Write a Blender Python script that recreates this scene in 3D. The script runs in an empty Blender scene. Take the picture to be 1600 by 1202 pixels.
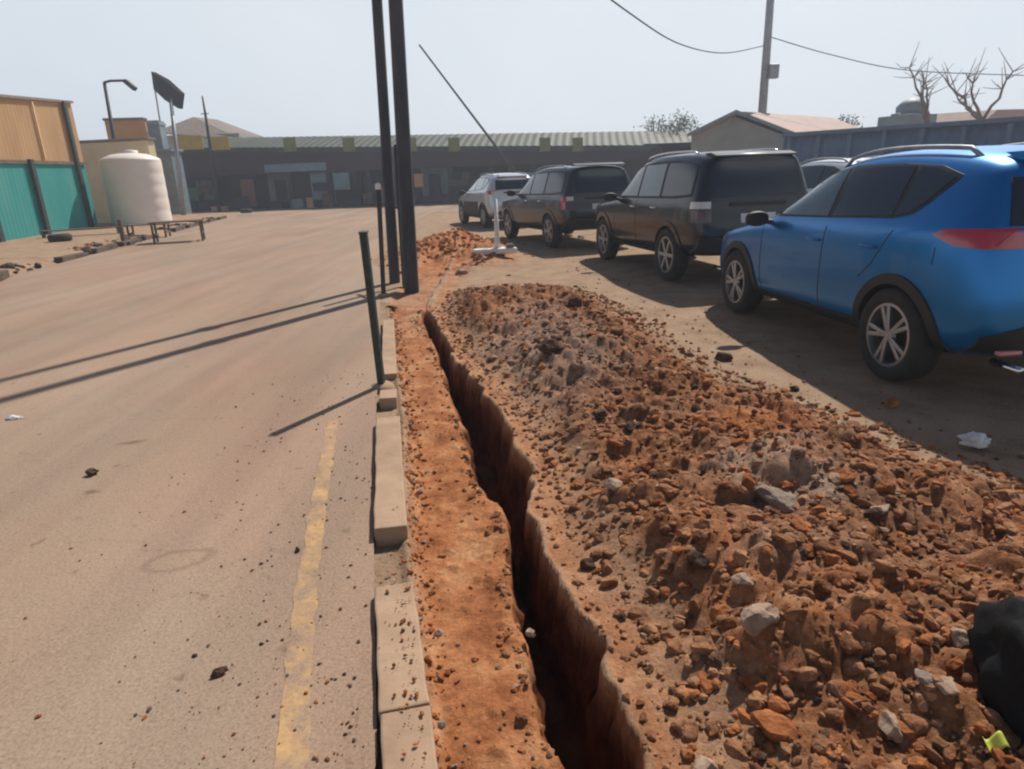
import bpy, bmesh, math, random
import numpy as np
from mathutils import Vector, Matrix, noise as mnoise
from mathutils.bvhtree import BVHTree
random.seed(7); rng = np.random.RandomState(11)
SC = bpy.context.scene; COL = SC.collection; R = math.radians

# ------------------------------------------------------------------ camera
F, HY, ROLL, CH = 1010.0, 275.0, 2.1, 1.6
_p = math.atan((601-HY)/F); _r = R(ROLL)
FW = Vector((0, math.cos(_p), -math.sin(_p))); _u0 = Vector((0, math.sin(_p), math.cos(_p))); _r0 = Vector((1, 0, 0))
RT = _r0*math.cos(_r)-_u0*math.sin(_r); UP = _u0*math.cos(_r)+_r0*math.sin(_r)
CP = Vector((0, 0, CH))
def ray(x, y): return FW*F+RT*(x-800)-UP*(y-601)
def G(x, y, z=0.0):
    d = ray(x, y); return CP+d*((z-CH)/d.z)
def A(x, y, Y):
    d = ray(x, y); return CP+d*(Y/d.y)
cd = bpy.data.cameras.new('camera'); cam = bpy.data.objects.new('camera', cd); COL.objects.link(cam)
cam.matrix_world = Matrix(((RT.x, UP.x, -FW.x, 0), (RT.y, UP.y, -FW.y, 0), (RT.z, UP.z, -FW.z, CH), (0, 0, 0, 1)))
cd.lens = 36*F/1600; cd.sensor_width = 36; cd.clip_end = 3000; cd.clip_start = 0.05
SC.camera = cam

# ------------------------------------------------------------------ light
SUN_EL, SUN_AZ = R(49), R(30)          # azimuth clockwise from +Y
sd = Vector((math.sin(SUN_AZ)*math.cos(SUN_EL), math.cos(SUN_AZ)*math.cos(SUN_EL), math.sin(SUN_EL)))
sl = bpy.data.lights.new('sun', 'SUN'); sl.energy = 5.0; sl.angle = R(0.9); sl.color = (1, .93, .84)
so = bpy.data.objects.new('sun', sl); so.rotation_euler = (-sd).to_track_quat('-Z', 'Y').to_euler(); COL.objects.link(so)
W = bpy.data.worlds.new('World'); SC.world = W; W.use_nodes = True
nt = W.node_tree; nt.nodes.clear()
sky = nt.nodes.new('ShaderNodeTexSky'); sky.sky_type = 'NISHITA'; sky.sun_disc = False
sky.sun_elevation = SUN_EL; sky.sun_rotation = SUN_AZ; sky.dust_density = 1.2; sky.air_density = 1.0; sky.ozone_density = 1.0
mx = nt.nodes.new('ShaderNodeMix'); mx.data_type = 'RGBA'; mx.inputs[0].default_value = .62
geo = nt.nodes.new('ShaderNodeTexCoord'); ns = nt.nodes.new('ShaderNodeTexNoise'); ns.inputs['Scale'].default_value = 1.6; ns.inputs['Detail'].default_value = 4
nt.links.new(geo.outputs['Generated'], ns.inputs['Vector'])
cr = nt.nodes.new('ShaderNodeValToRGB'); cr.color_ramp.elements[0].color = (11.4, 12.4, 13.9, 1); cr.color_ramp.elements[1].color = (13.4, 14.2, 14.8, 1)
cr.color_ramp.elements[0].position = .35; cr.color_ramp.elements[1].position = .65
nt.links.new(ns.outputs['Fac'], cr.inputs[0])
bg = nt.nodes.new('ShaderNodeBackground'); bg.inputs['Strength'].default_value = .06
ow = nt.nodes.new('ShaderNodeOutputWorld')
sx = nt.nodes.new('ShaderNodeSeparateXYZ'); nt.links.new(geo.outputs['Generated'], sx.inputs[0])
ef = nt.nodes.new('ShaderNodeMapRange'); ef.interpolation_type = 'SMOOTHSTEP'; ef.inputs[1].default_value = .24; ef.inputs[2].default_value = .38; ef.inputs[3].default_value = .90; ef.inputs[4].default_value = .0
nt.links.new(sx.outputs[2], ef.inputs[0]); nt.links.new(ef.outputs[0], mx.inputs[0])
nt.links.new(sky.outputs[0], mx.inputs[6]); nt.links.new(cr.outputs[0], mx.inputs[7])
nt.links.new(mx.outputs[2], bg.inputs[0]); nt.links.new(bg.outputs[0], ow.inputs[0])
SC.view_settings.view_transform = 'Standard'; SC.view_settings.look = 'None'
SC.view_settings.exposure = .08; SC.view_settings.gamma = 1
SC.render.engine = 'CYCLES'

# ------------------------------------------------------------------ materials
def mat(name, col, col2=None, scale=5, rough=.8, metal=0, bump=0, bscale=None, coat=0, lo=.35, hi=.65, spec=.5, detail=6, stretch=None, dist=.02, patches=False):
    m = bpy.data.materials.new(name); m.use_nodes = True; t = m.node_tree; b = t.nodes['Principled BSDF']
    b.inputs['Base Color'].default_value = (*col, 1); b.inputs['Roughness'].default_value = rough; b.inputs['Metallic'].default_value = metal
    b.inputs['Coat Weight'].default_value = coat; b.inputs['Coat Roughness'].default_value = .04; b.inputs['Specular IOR Level'].default_value = spec
    tc = t.nodes.new('ShaderNodeTexCoord'); mp = t.nodes.new('ShaderNodeMapping'); t.links.new(tc.outputs['Object'], mp.inputs[0])
    if stretch: mp.inputs['Scale'].default_value = stretch
    if col2:
        n = t.nodes.new('ShaderNodeTexNoise'); n.inputs['Scale'].default_value = scale; n.inputs['Detail'].default_value = detail; n.inputs['Roughness'].default_value = .6
        t.links.new(mp.outputs[0], n.inputs['Vector'])
        c = t.nodes.new('ShaderNodeValToRGB'); e = c.color_ramp.elements
        e[0].position = lo; e[1].position = hi; e[0].color = (*col, 1); e[1].color = (*col2, 1)
        t.links.new(n.outputs['Fac'], c.inputs[0]); t.links.new(c.outputs[0] if not patches else earth_patches(t, tc.outputs['Object'], c.outputs[0]), b.inputs['Base Color'])
    if bump:
        n2 = t.nodes.new('ShaderNodeTexNoise'); n2.inputs['Scale'].default_value = bscale or scale*6; n2.inputs['Detail'].default_value = 6
        t.links.new(mp.outputs[0], n2.inputs['Vector'])
        bp = t.nodes.new('ShaderNodeBump'); bp.inputs['Strength'].default_value = bump; bp.inputs['Distance'].default_value = dist
        t.links.new(n2.outputs['Fac'], bp.inputs['Height']); t.links.new(bp.outputs[0], b.inputs['Normal'])
    return m
def N(t, typ, **kw):
    n = t.nodes.new(typ)
    for k, v in kw.items():
        if k in n.inputs: n.inputs[k].default_value = v
        else: setattr(n, k, v)
    return n
def ramp(t, src, stops):
    c = t.nodes.new('ShaderNodeValToRGB'); e = c.color_ramp.elements
    while len(e) < len(stops): e.new(.5)
    for i, (p, col) in enumerate(stops):
        e[i].position = p; e[i].color = (*col, 1) if len(col) == 3 else col
    t.links.new(src, c.inputs[0]); return c.outputs[0]
def mix(t, f, a, b, mode='MIX'):
    m = t.nodes.new('ShaderNodeMix'); m.data_type = 'RGBA'; m.blend_type = mode
    for i, s in ((0, f), (6, a), (7, b)):
        if isinstance(s, (int, float)): m.inputs[i].default_value = s
        elif isinstance(s, tuple): m.inputs[i].default_value = (*s, 1)
        else: t.links.new(s, m.inputs[i])
    return m.outputs[2]
def spot(t, tc, px, py, rx, ry, k=1.0):
    g_ = G(px, py); mp = N(t, 'ShaderNodeMapping', vector_type='TEXTURE'); mp.inputs['Location'].default_value = (g_.x, g_.y, 0); mp.inputs['Scale'].default_value = (rx, ry, 1000)
    nn = N(t, 'ShaderNodeTexNoise', Scale=3.5, Detail=6); t.links.new(tc, nn.inputs['Vector'])
    ad = N(t, 'ShaderNodeVectorMath', operation='MULTIPLY_ADD'); t.links.new(nn.outputs['Color'], ad.inputs[0]); ad.inputs[1].default_value = (.7, .9, 0); t.links.new(tc, ad.inputs[2]); sb = N(t, 'ShaderNodeVectorMath', operation='SUBTRACT'); t.links.new(ad.outputs[0], sb.inputs[0]); sb.inputs[1].default_value = (.35, .45, 0)
    t.links.new(sb.outputs[0], mp.inputs[0]); ln = N(t, 'ShaderNodeVectorMath', operation='LENGTH'); t.links.new(mp.outputs[0], ln.inputs[0])
    return ramp(t, ln.outputs['Value'], [(.45, (k, k, k)), (1.0, (0, 0, 0))])
def earth_patches(t, tc, c):
    bw = t.nodes.new('ShaderNodeRGBToBW'); t.links.new(c, bw.inputs[0])
    def toned(a, b): return ramp(t, bw.outputs[0], [(.02, a), (.22, b)])
    c = mix(t, spot(t, tc, 850, 560, .75, 2.3, .65), c, toned((.075, .045, .034), (.36, .245, .185)))
    c = mix(t, spot(t, tc, 1190, 690, .42, .42, .8), c, toned((.16, .05, .018), (.42, .155, .055)))
    c = mix(t, spot(t, tc, 1230, 800, .33, .38, .55), c, toned((.12, .075, .05), (.42, .30, .22)))
    return c
def soil_material():
    m = bpy.data.materials.new('soil'); m.use_nodes = True; t = m.node_tree; b = t.nodes['Principled BSDF']
    b.inputs['Roughness'].default_value = .95; b.inputs['Specular IOR Level'].default_value = .15
    tc = t.nodes.new('ShaderNodeTexCoord').outputs['Object']
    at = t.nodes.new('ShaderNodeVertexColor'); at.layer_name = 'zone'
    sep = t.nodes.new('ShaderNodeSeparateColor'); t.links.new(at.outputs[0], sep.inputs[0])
    def nz(s, d=8, r=.65):
        n = N(t, 'ShaderNodeTexNoise', Scale=s, Detail=d, Roughness=r); t.links.new(tc, n.inputs['Vector']); return n.outputs['Fac']
    tan = ramp(t, nz(2.5), [(.3, (.24, .155, .095)), (.5, (.34, .23, .15)), (.72, (.40, .285, .195))])
    red = ramp(t, nz(5), [(.3, (.22, .072, .028)), (.5, (.40, .16, .065)), (.7, (.54, .29, .15))])
    mnd = ramp(t, nz(14), [(.28, (.07, .024, .011)), (.45, (.19, .075, .033)), (.6, (.32, .15, .072)), (.75, (.44, .26, .15))])
    gry = ramp(t, nz(1.3, 3), [(.48, (.22, .16, .12)), (.62, (.30, .24, .19))])
    mnd = mix(t, ramp(t, nz(1.1, 3), [(.48, (0, 0, 0)), (.66, (.5, .5, .5))]), mnd, gry)
    mnd = mix(t, ramp(t, nz(1.7, 2), [(.47, (0, 0, 0)), (.64, (.6, .6, .6))]), mnd, red)
    mnd = earth_patches(t, tc, mnd); c = mix(t, sep.outputs[0], tan, red); c = mix(t, sep.outputs[1], c, mnd)
    fine = ramp(t, nz(60, 4), [(.3, (.72, .72, .72)), (.7, (1.15, 1.15, 1.15))])
    c = mix(t, 1.0, c, fine, 'MULTIPLY'); trench_shade = ramp(t, nz(6), [(.35, (.075, .020, .009)), (.7, (.22, .07, .028))]); c = mix(t, sep.outputs[2], c, trench_shade); t.links.new(c, b.inputs['Base Color'])  # trench shade painted in as a darker soil colour
    bp = N(t, 'ShaderNodeBump', Strength=.8, Distance=.02); t.links.new(nz(38, 9, .7), bp.inputs['Height']); t.links.new(bp.outputs[0], b.inputs['Normal'])
    return m
def road_material(paint=False):
    m = bpy.data.materials.new('dusty_road'); m.use_nodes = True; t = m.node_tree; b = t.nodes['Principled BSDF']
    b.inputs['Roughness'].default_value = .85; b.inputs['Specular IOR Level'].default_value = .3
    tc = t.nodes.new('ShaderNodeTexCoord').outputs['Object']
    def nz(s, d=6, r=.6, st=None, rot=0):
        mp = N(t, 'ShaderNodeMapping'); t.links.new(tc, mp.inputs[0])
        if st: mp.inputs['Scale'].default_value = st
        mp.inputs['Rotation'].default_value = (0, 0, rot)
        n = N(t, 'ShaderNodeTexNoise', Scale=s, Detail=d, Roughness=r); t.links.new(mp.outputs[0], n.inputs['Vector']); return n.outputs['Fac']
    c = ramp(t, nz(.7, 5, .6, (1, .3, 1), R(-12)), [(.32, (.265, .180, .128)), (.5, (.315, .222, .162)), (.68, (.355, .258, .194))])
    tint = ramp(t, nz(.9, 3, .6, (1, .35, 1), R(-12)), [(.4, (1.04, .97, .93)), (.6, (.97, 1.0, .96))]); c = mix(t, 1.0, c, tint, 'MULTIPLY')
    tracks = ramp(t, nz(1.0, 3, .5, (2.6, .10, 1), R(-14)), [(.38, (.91, .91, .92)), (.52, (1, 1, 1)), (.65, (1.03, 1.03, 1.02))]); c = mix(t, 1.0, c, tracks, 'MULTIPLY')
    grit = ramp(t, nz(90, 5, .7), [(.28, (.62, .60, .60)), (.5, (1, 1, 1)), (.75, (1.2, 1.2, 1.2))]); c = mix(t, 1.0, c, grit, 'MULTIPLY')
    blot = ramp(t, nz(9, 4, .6), [(.27, (.6, .55, .52)), (.36, (1, 1, 1))]); c = mix(t, .8, c, blot, 'MULTIPLY')
    for (px, py, rx, ry, rot, ring) in ((277, 880, .175, .095, 18, 1), (208, 694, .12, .05, 20, 0), (145, 772, .06, .035, 10, 0)):
        g_ = G(px, py); mp = N(t, 'ShaderNodeMapping', vector_type='TEXTURE'); mp.inputs['Location'].default_value = (g_.x, g_.y, 0); mp.inputs['Rotation'].default_value = (0, 0, R(rot)); mp.inputs['Scale'].default_value = (rx, ry, 1000)
        wob = N(t, 'ShaderNodeMix', data_type='VECTOR'); nn = N(t, 'ShaderNodeTexNoise', Scale=7, Detail=4); t.links.new(tc, nn.inputs['Vector']); wob.inputs[0].default_value = .05; t.links.new(tc, wob.inputs[4]); t.links.new(nn.outputs['Color'], wob.inputs[5])
        ad = N(t, 'ShaderNodeVectorMath', operation='MULTIPLY_ADD'); t.links.new(nn.outputs['Color'], ad.inputs[0]); ad.inputs[1].default_value = (.07, .07, 0); t.links.new(tc, ad.inputs[2]); sb = N(t, 'ShaderNodeVectorMath', operation='SUBTRACT'); t.links.new(ad.outputs[0], sb.inputs[0]); sb.inputs[1].default_value = (.035, .035, 0)
        t.links.new(sb.outputs[0], mp.inputs[0]); ln = N(t, 'ShaderNodeVectorMath', operation='LENGTH'); t.links.new(mp.outputs[0], ln.inputs[0])
        if ring: f_ = ramp(t, ln.outputs['Value'], [(.0, (1.02, 1.03, 1.0)), (.62, (1.01, 1.02, .99)), (.76, (.80, .77, .76)), (.88, (.86, .83, .82)), (1.0, (1, 1, 1))])
        else: f_ = ramp(t, ln.outputs['Value'], [(.2, (.55, .48, .45)), (.98, (1, 1, 1))])
        c = mix(t, 1.0, c, f_, 'MULTIPLY')
    vo = N(t, 'ShaderNodeTexVoronoi', feature='DISTANCE_TO_EDGE', Scale=.55); wn_ = N(t, 'ShaderNodeTexNoise', Scale=3, Detail=6); t.links.new(tc, wn_.inputs['Vector'])
    ad = N(t, 'ShaderNodeVectorMath', operation='MULTIPLY_ADD'); t.links.new(wn_.outputs['Color'], ad.inputs[0]); ad.inputs[1].default_value = (.5, .5, 0); t.links.new(tc, ad.inputs[2]); t.links.new(ad.outputs[0], vo.inputs['Vector'])
    c = mix(t, .13, c, ramp(t, vo.outputs['Distance'], [(.0, (.35, .32, .3)), (.006, (1, 1, 1))]), 'MULTIPLY')
    ag = N(t, 'ShaderNodeTexVoronoi', Scale=130); t.links.new(tc, ag.inputs['Vector']); c = mix(t, .22, c, ramp(t, ag.outputs['Color'], [(.1, (.5, .48, .46)), (.9, (1.35, 1.35, 1.35))]), 'MULTIPLY')
    if paint:
        p = ramp(t, nz(30, 5, .7), [(.3, (.42, .245, .10)), (.6, (.56, .35, .15))])
        c = mix(t, ramp(t, nz(5.5, 7, .72), [(.40, (0, 0, 0)), (.60, (.85, .85, .85))]), c, p)
    t.links.new(c, b.inputs['Base Color'])
    bp = N(t, 'ShaderNodeBump', Strength=.35, Distance=.006); t.links.new(nz(110, 6, .7), bp.inputs['Height']); t.links.new(bp.outputs[0], b.inputs['Normal'])
    return m
M = {}
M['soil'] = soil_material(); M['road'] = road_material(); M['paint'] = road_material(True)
M['concrete'] = mat('dusty_concrete', (.30, .195, .125), (.40, .27, .175), 6, .9, bump=.3, bscale=60, dist=.006)
M['clod'] = mat('clod_soil', (.12, .048, .022), (.38, .19, .10), 9, .95, bump=.9, bscale=35, spec=.1, patches=True)
M['clod_red'] = mat('red_clod_soil', (.20, .065, .024), (.42, .165, .065), 9, .95, bump=.9, bscale=35, spec=.1)
M['clod_dark'] = mat('dark_clod', (.055, .032, .022), (.13, .075, .05), 12, .95, bump=.8, bscale=35, spec=.1)
M['stone'] = mat('pale_stone', (.24, .15, .095), (.40, .29, .21), 14, .9, bump=.5, bscale=40)
M['palesoil'] = mat('pale_dry_soil', (.16, .115, .085), (.31, .24, .18), 9, .95, bump=.9, bscale=30)
M['greystone'] = mat('grey_stone', (.14, .105, .085), (.28, .225, .18), 10, .9, bump=.6, bscale=40)
M['post'] = mat('dark_painted_steel', (.018, .03, .028), (.045, .055, .05), 14, .6, bump=.1, spec=.4)
M['rust'] = mat('weathered_steel', (.025, .032, .045), (.06, .055, .06), 8, .65, metal=.2, bump=.2, stretch=(1, 1, .2))
M['galv'] = mat('galvanised_steel', (.22, .25, .28), (.32, .35, .38), 10, .5, metal=.5)
M['white'] = mat('white_plastic', (.62, .60, .58), (.74, .72, .70), 12, .6)
M['blue'] = mat('blue_car_paint', (.0, .16, .46), (.0, .18, .50), 1.5, .30, metal=.6, coat=.35)
M['blackpaint'] = mat('dark_car_paint', (.004, .008, .014), (.007, .012, .018), 2, .25, metal=.0, coat=.3, spec=.4)
M['greypaint'] = mat('charcoal_car_paint', (.012, .015, .02), (.018, .02, .028), 2, .3, metal=.1, coat=.4)
M['silver'] = mat('silver_car_paint', (.48, .52, .55), (.54, .57, .60), 2, .3, metal=.4, coat=1)
M['glass'] = mat('tinted_glass', (.010, .018, .03), None, rough=.04, spec=.6)
M['cglass'] = mat('clear_side_glass', (.035, .075, .10), (.015, .03, .045), 2.5, .04, spec=.8)
M['paleglass'] = mat('sky_painted_glass', (.20, .26, .29), (.26, .32, .35), 2, .08, coat=1)  # sky reflection put into the pale base colour
M['blk'] = mat('black_trim', (.012, .012, .013), (.02, .02, .02), 20, .6)
M['rubber'] = mat('tyre_rubber', (.014, .013, .013), (.03, .026, .022), 12, .85, bump=.1)
M['alloy'] = mat('wheel_alloy', (.33, .34, .36), (.42, .42, .43), 10, .35, metal=.8)
M['red'] = mat('red_lamp_lens', (.42, .025, .04), None, rough=.15, coat=1)
M['darkred'] = mat('smoked_red_lens', (.07, .008, .01), None, rough=.2, coat=1)
M['clear'] = mat('clear_lamp_lens', (.62, .60, .56), None, rough=.1, coat=1)
M['pink'] = mat('pink_lamp_strip', (.62, .20, .19), None, rough=.2, coat=1)
M['chrome'] = mat('chrome_trim', (.7, .7, .7), None, rough=.12, metal=1)
M['plate'] = mat('number_plate', (.62, .62, .58), None, rough=.4)
M['tanwall'] = mat('tan_painted_sheet', (.60, .38, .19), (.70, .47, .25), 1.2, .75, bump=.15, stretch=(1, 1, .3))
M['teal'] = mat('teal_painted_sheet', (.05, .42, .40), (.12, .47, .43), 1.0, .7, bump=.15, stretch=(1, 1, .3))
M['cream'] = mat('cream_painted_wall', (.58, .47, .28), (.66, .55, .36), .9, .85, bump=.15)
M['tank'] = mat('off_white_tank_plastic', (.74, .66, .58), (.82, .75, .68), .7, .55)
M['orangewall'] = mat('orange_wall', (.42, .24, .12), (.48, .28, .15), 1, .85)
M['slate'] = mat('blue_grey_sheet', (.13, .18, .22), (.20, .26, .29), 1.2, .6)
M['bluewall'] = mat('dusty_blue_sheet', (.06, .11, .19), (.10, .16, .25), 1.2, .6)
M['navy'] = mat('dark_navy_boards', (.010, .015, .030), (.018, .024, .040), 1.5, .7, bump=.2)
M['maroon'] = mat('maroon_fascia', (.028, .020, .034), (.045, .028, .040), .6, .7)
M['greenroof'] = mat('faded_green_roof_sheet', (.026, .040, .034), (.05, .062, .032), .5, .7, bump=.3)
M['yellow'] = mat('yellow_sign_board', (.42, .29, .04), (.52, .36, .07), 2, .6)
M['olive'] = mat('yellow_green_banner', (.15, .17, .06), (.20, .21, .08), 2, .7)
M['brownroof'] = mat('grey_brown_thatch', (.16, .13, .11), (.24, .19, .16), 3, .9, bump=.5)
M['redroof'] = mat('faded_pink_roof_sheet', (.34, .23, .19), (.42, .30, .25), 2, .75, bump=.2)
M['gable'] = mat('pale_plaster', (.28, .28, .25), (.34, .34, .31), 1.5, .9)
M['blueboard'] = mat('pale_blue_door', (.12, .20, .26), (.17, .25, .31), 1.2, .6)
M['wood'] = mat('grey_weathered_wood', (.09, .06, .045), (.17, .12, .09), 7, .85, bump=.4, stretch=(1, 1, .2))
M['leaf'] = mat('leaf_green', (.035, .075, .03), (.08, .13, .05), .8, .7)
M['drytwig'] = mat('dry_branch_bark', (.14, .10, .08), (.20, .15, .12), 5, .9)
M['bag'] = mat('black_plastic_bag', (.004, .004, .005), (.008, .008, .009), 8, .75, bump=.4, bscale=14, spec=.2)
M['lime'] = mat('yellow_green_scrap', (.42, .46, .05), (.55, .55, .10), 9, .6)
M['gutter'] = mat('dark_gutter_mud', (.05, .035, .028), (.13, .085, .06), 5, .95, bump=.8)
M['wire'] = mat('cable_sheath', (.03, .03, .035), None, rough=.6)

# ------------------------------------------------------------------ helpers
def tag(o, label=None, cat=None, group=None, kind=None):
    for k, v in (('label', label), ('category', cat), ('group', group), ('kind', kind)):
        if v: o[k] = v
    return o
def empty(name, loc=(0, 0, 0), rz=0, label=None, cat=None, group=None):
    o = bpy.data.objects.new(name, None); COL.objects.link(o); o.location = loc; o.rotation_euler = (0, 0, rz); o.empty_display_size = .2
    return tag(o, label, cat, group)
def link(name, me, m, parent=None, smooth=False):
    if m is not None:
        for q in (m if isinstance(m, (list, tuple)) else [m]): me.materials.append(q)
    if smooth: me.polygons.foreach_set('use_smooth', [True]*len(me.polygons))
    o = bpy.data.objects.new(name, me); COL.objects.link(o)
    if parent: o.parent = parent
    return o
def bmobj(name, bm, m, parent=None, smooth=False):
    bmesh.ops.recalc_face_normals(bm, faces=bm.faces)
    me = bpy.data.meshes.new(name); bm.to_mesh(me); bm.free(); return link(name, me, m, parent, smooth)
def box(bm, c, s, rz=0, rot=None, bev=0):
    mt = Matrix.Translation(Vector(c)) @ (rot.to_4x4() if rot else Matrix.Rotation(rz, 4, 'Z')) @ Matrix.Diagonal((*s, 1))
    r = bmesh.ops.create_cube(bm, size=1, matrix=mt)
    if bev:
        es = list({e for v in r['verts'] for e in v.link_edges})
        bmesh.ops.bevel(bm, geom=es, offset=bev, segments=2, affect='EDGES', profile=.5)
def tube(bm, pts, rad, n=8, caps=True):
    pts = [Vector(p) for p in pts]; rings = []
    for i, p in enumerate(pts):
        d = (pts[min(i+1, len(pts)-1)]-pts[max(i-1, 0)]).normalized()
        a = d.orthogonal().normalized() if i == 0 else (pa-d*pa.dot(d)).normalized()
        pa = a; b = d.cross(a); rr = rad[i] if isinstance(rad, (list, tuple)) else rad
        rings.append([bm.verts.new(p+(a*math.cos(t)+b*math.sin(t))*rr) for t in [2*math.pi*k/n for k in range(n)]])
    for r1, r2 in zip(rings, rings[1:]):
        for k in range(n): bm.faces.new((r1[k], r1[(k+1) % n], r2[(k+1) % n], r2[k]))
    if caps: bm.faces.new(rings[0][::-1]); bm.faces.new(rings[-1])
def lathe(bm, prof, n=32, mt=Matrix(), close=False):
    rings = []
    for r, z in prof:
        rings.append([bm.verts.new(mt @ Vector((r*math.cos(2*math.pi*k/n), r*math.sin(2*math.pi*k/n), z))) for k in range(n)])
    L = list(zip(rings, rings[1:]))
    if close: L.append((rings[-1], rings[0]))
    for a, b in L:
        for k in range(n): bm.faces.new((a[k], a[(k+1) % n], b[(k+1) % n], b[k]))
    return rings
def quadstrip(bm, pts, th):
    """closed prism from polygon pts (list of Vector, planar) extruded by vector th"""
    a = [bm.verts.new(p) for p in pts]; b = [bm.verts.new(p+th) for p in pts]
    bm.faces.new(a[::-1]); bm.faces.new(b)
    for i in range(len(pts)):
        j = (i+1) % len(pts); bm.faces.new((a[i], a[j], b[j], b[i]))

# ------------------------------------------------------------------ numpy noise
def _h(ix, iy, s):
    n = (ix.astype(np.int64)*374761393+iy.astype(np.int64)*668265263+s*1442695041) & 0x7fffffff
    n = (n ^ (n >> 13))*1274126177 & 0x7fffffff
    n = (n ^ (n >> 16)) & 0x7fffffff
    return (n % 100003)/100003.0
def vn(x, y, s=0):
    ix = np.floor(x); iy = np.floor(y); fx = x-ix; fy = y-iy; fx = fx*fx*(3-2*fx); fy = fy*fy*(3-2*fy)
    a = _h(ix, iy, s); b = _h(ix+1, iy, s); c = _h(ix, iy+1, s); d = _h(ix+1, iy+1, s)
    return a+(b-a)*fx+(c-a)*fy+(a-b-c+d)*fx*fy
def fbm(x, y, o=5, s=0):
    r = 0; a = .5
    for i in range(o): r = r+a*(vn(x, y, s+i)-.5); x = x*2.03+3.1; y = y*2.03+1.7; a *= .5
    return r
def clods(x, y, sc, s, dens=.6):
    """lumps: squared-off bumps on jittered cells"""
    x = x/sc; y = y/sc; ix = np.floor(x); iy = np.floor(y); out = np.zeros_like(x)
    for dx in (-1, 0, 1):
        for dy in (-1, 0, 1):
            cx = ix+dx; cy = iy+dy; px = cx+_h(cx, cy, s); py = cy+_h(cx, cy, s+7)
            r = .25+.45*_h(cx, cy, s+3); on = _h(cx, cy, s+5) < dens
            an = _h(cx, cy, s+9)*3.14; ux = x-px; uy = y-py; vx = ux*np.cos(an)+uy*np.sin(an); vy = (-ux*np.sin(an)+uy*np.cos(an))*1.5
            d = (np.abs(vx)**2.6+np.abs(vy)**2.6)**(1/2.6)/r
            out = np.maximum(out, np.where(on, r*np.sqrt(np.clip(1-d*d, 0, 1)), 0))
    return out*sc
def sst(a, b, x):
    t = np.clip((x-a)/(b-a), 0, 1); return t*t*(3-2*t)

# ------------------------------------------------------------------ terrain
def wl(pts):
    P = sorted([tuple(G(*p)[:2]) for p in pts], key=lambda q: q[1]); return [q[1] for q in P], [q[0] for q in P]
TLy, TLx = wl([(655,490),(690,570),(720,660),(745,740),(790,800),(800,900),(815,1000),(840,1100),(868,1184)])
TRy, TRx = wl([(668,486),(720,570),(760,610),(800,680),(825,720),(832,790),(860,860),(900,930),(940,1010),(962,1080),(1002,1184)])
EDy, EDx = wl([(900,448),(1015,500),(1095,565),(1250,620),(1420,690),(1570,740)])
KRy, KRx = wl([(668,1184),(636,835),(632,650),(618,560),(606,470)])
def ext(ys, xs, y): # linear extrapolation on both sides
    r = np.interp(y, ys, xs)
    lo = (xs[1]-xs[0])/(ys[1]-ys[0]); r = np.where(y < ys[0], xs[0]+np.clip(lo, -.2, .2)*(y-ys[0]), r)
    return r
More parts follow.
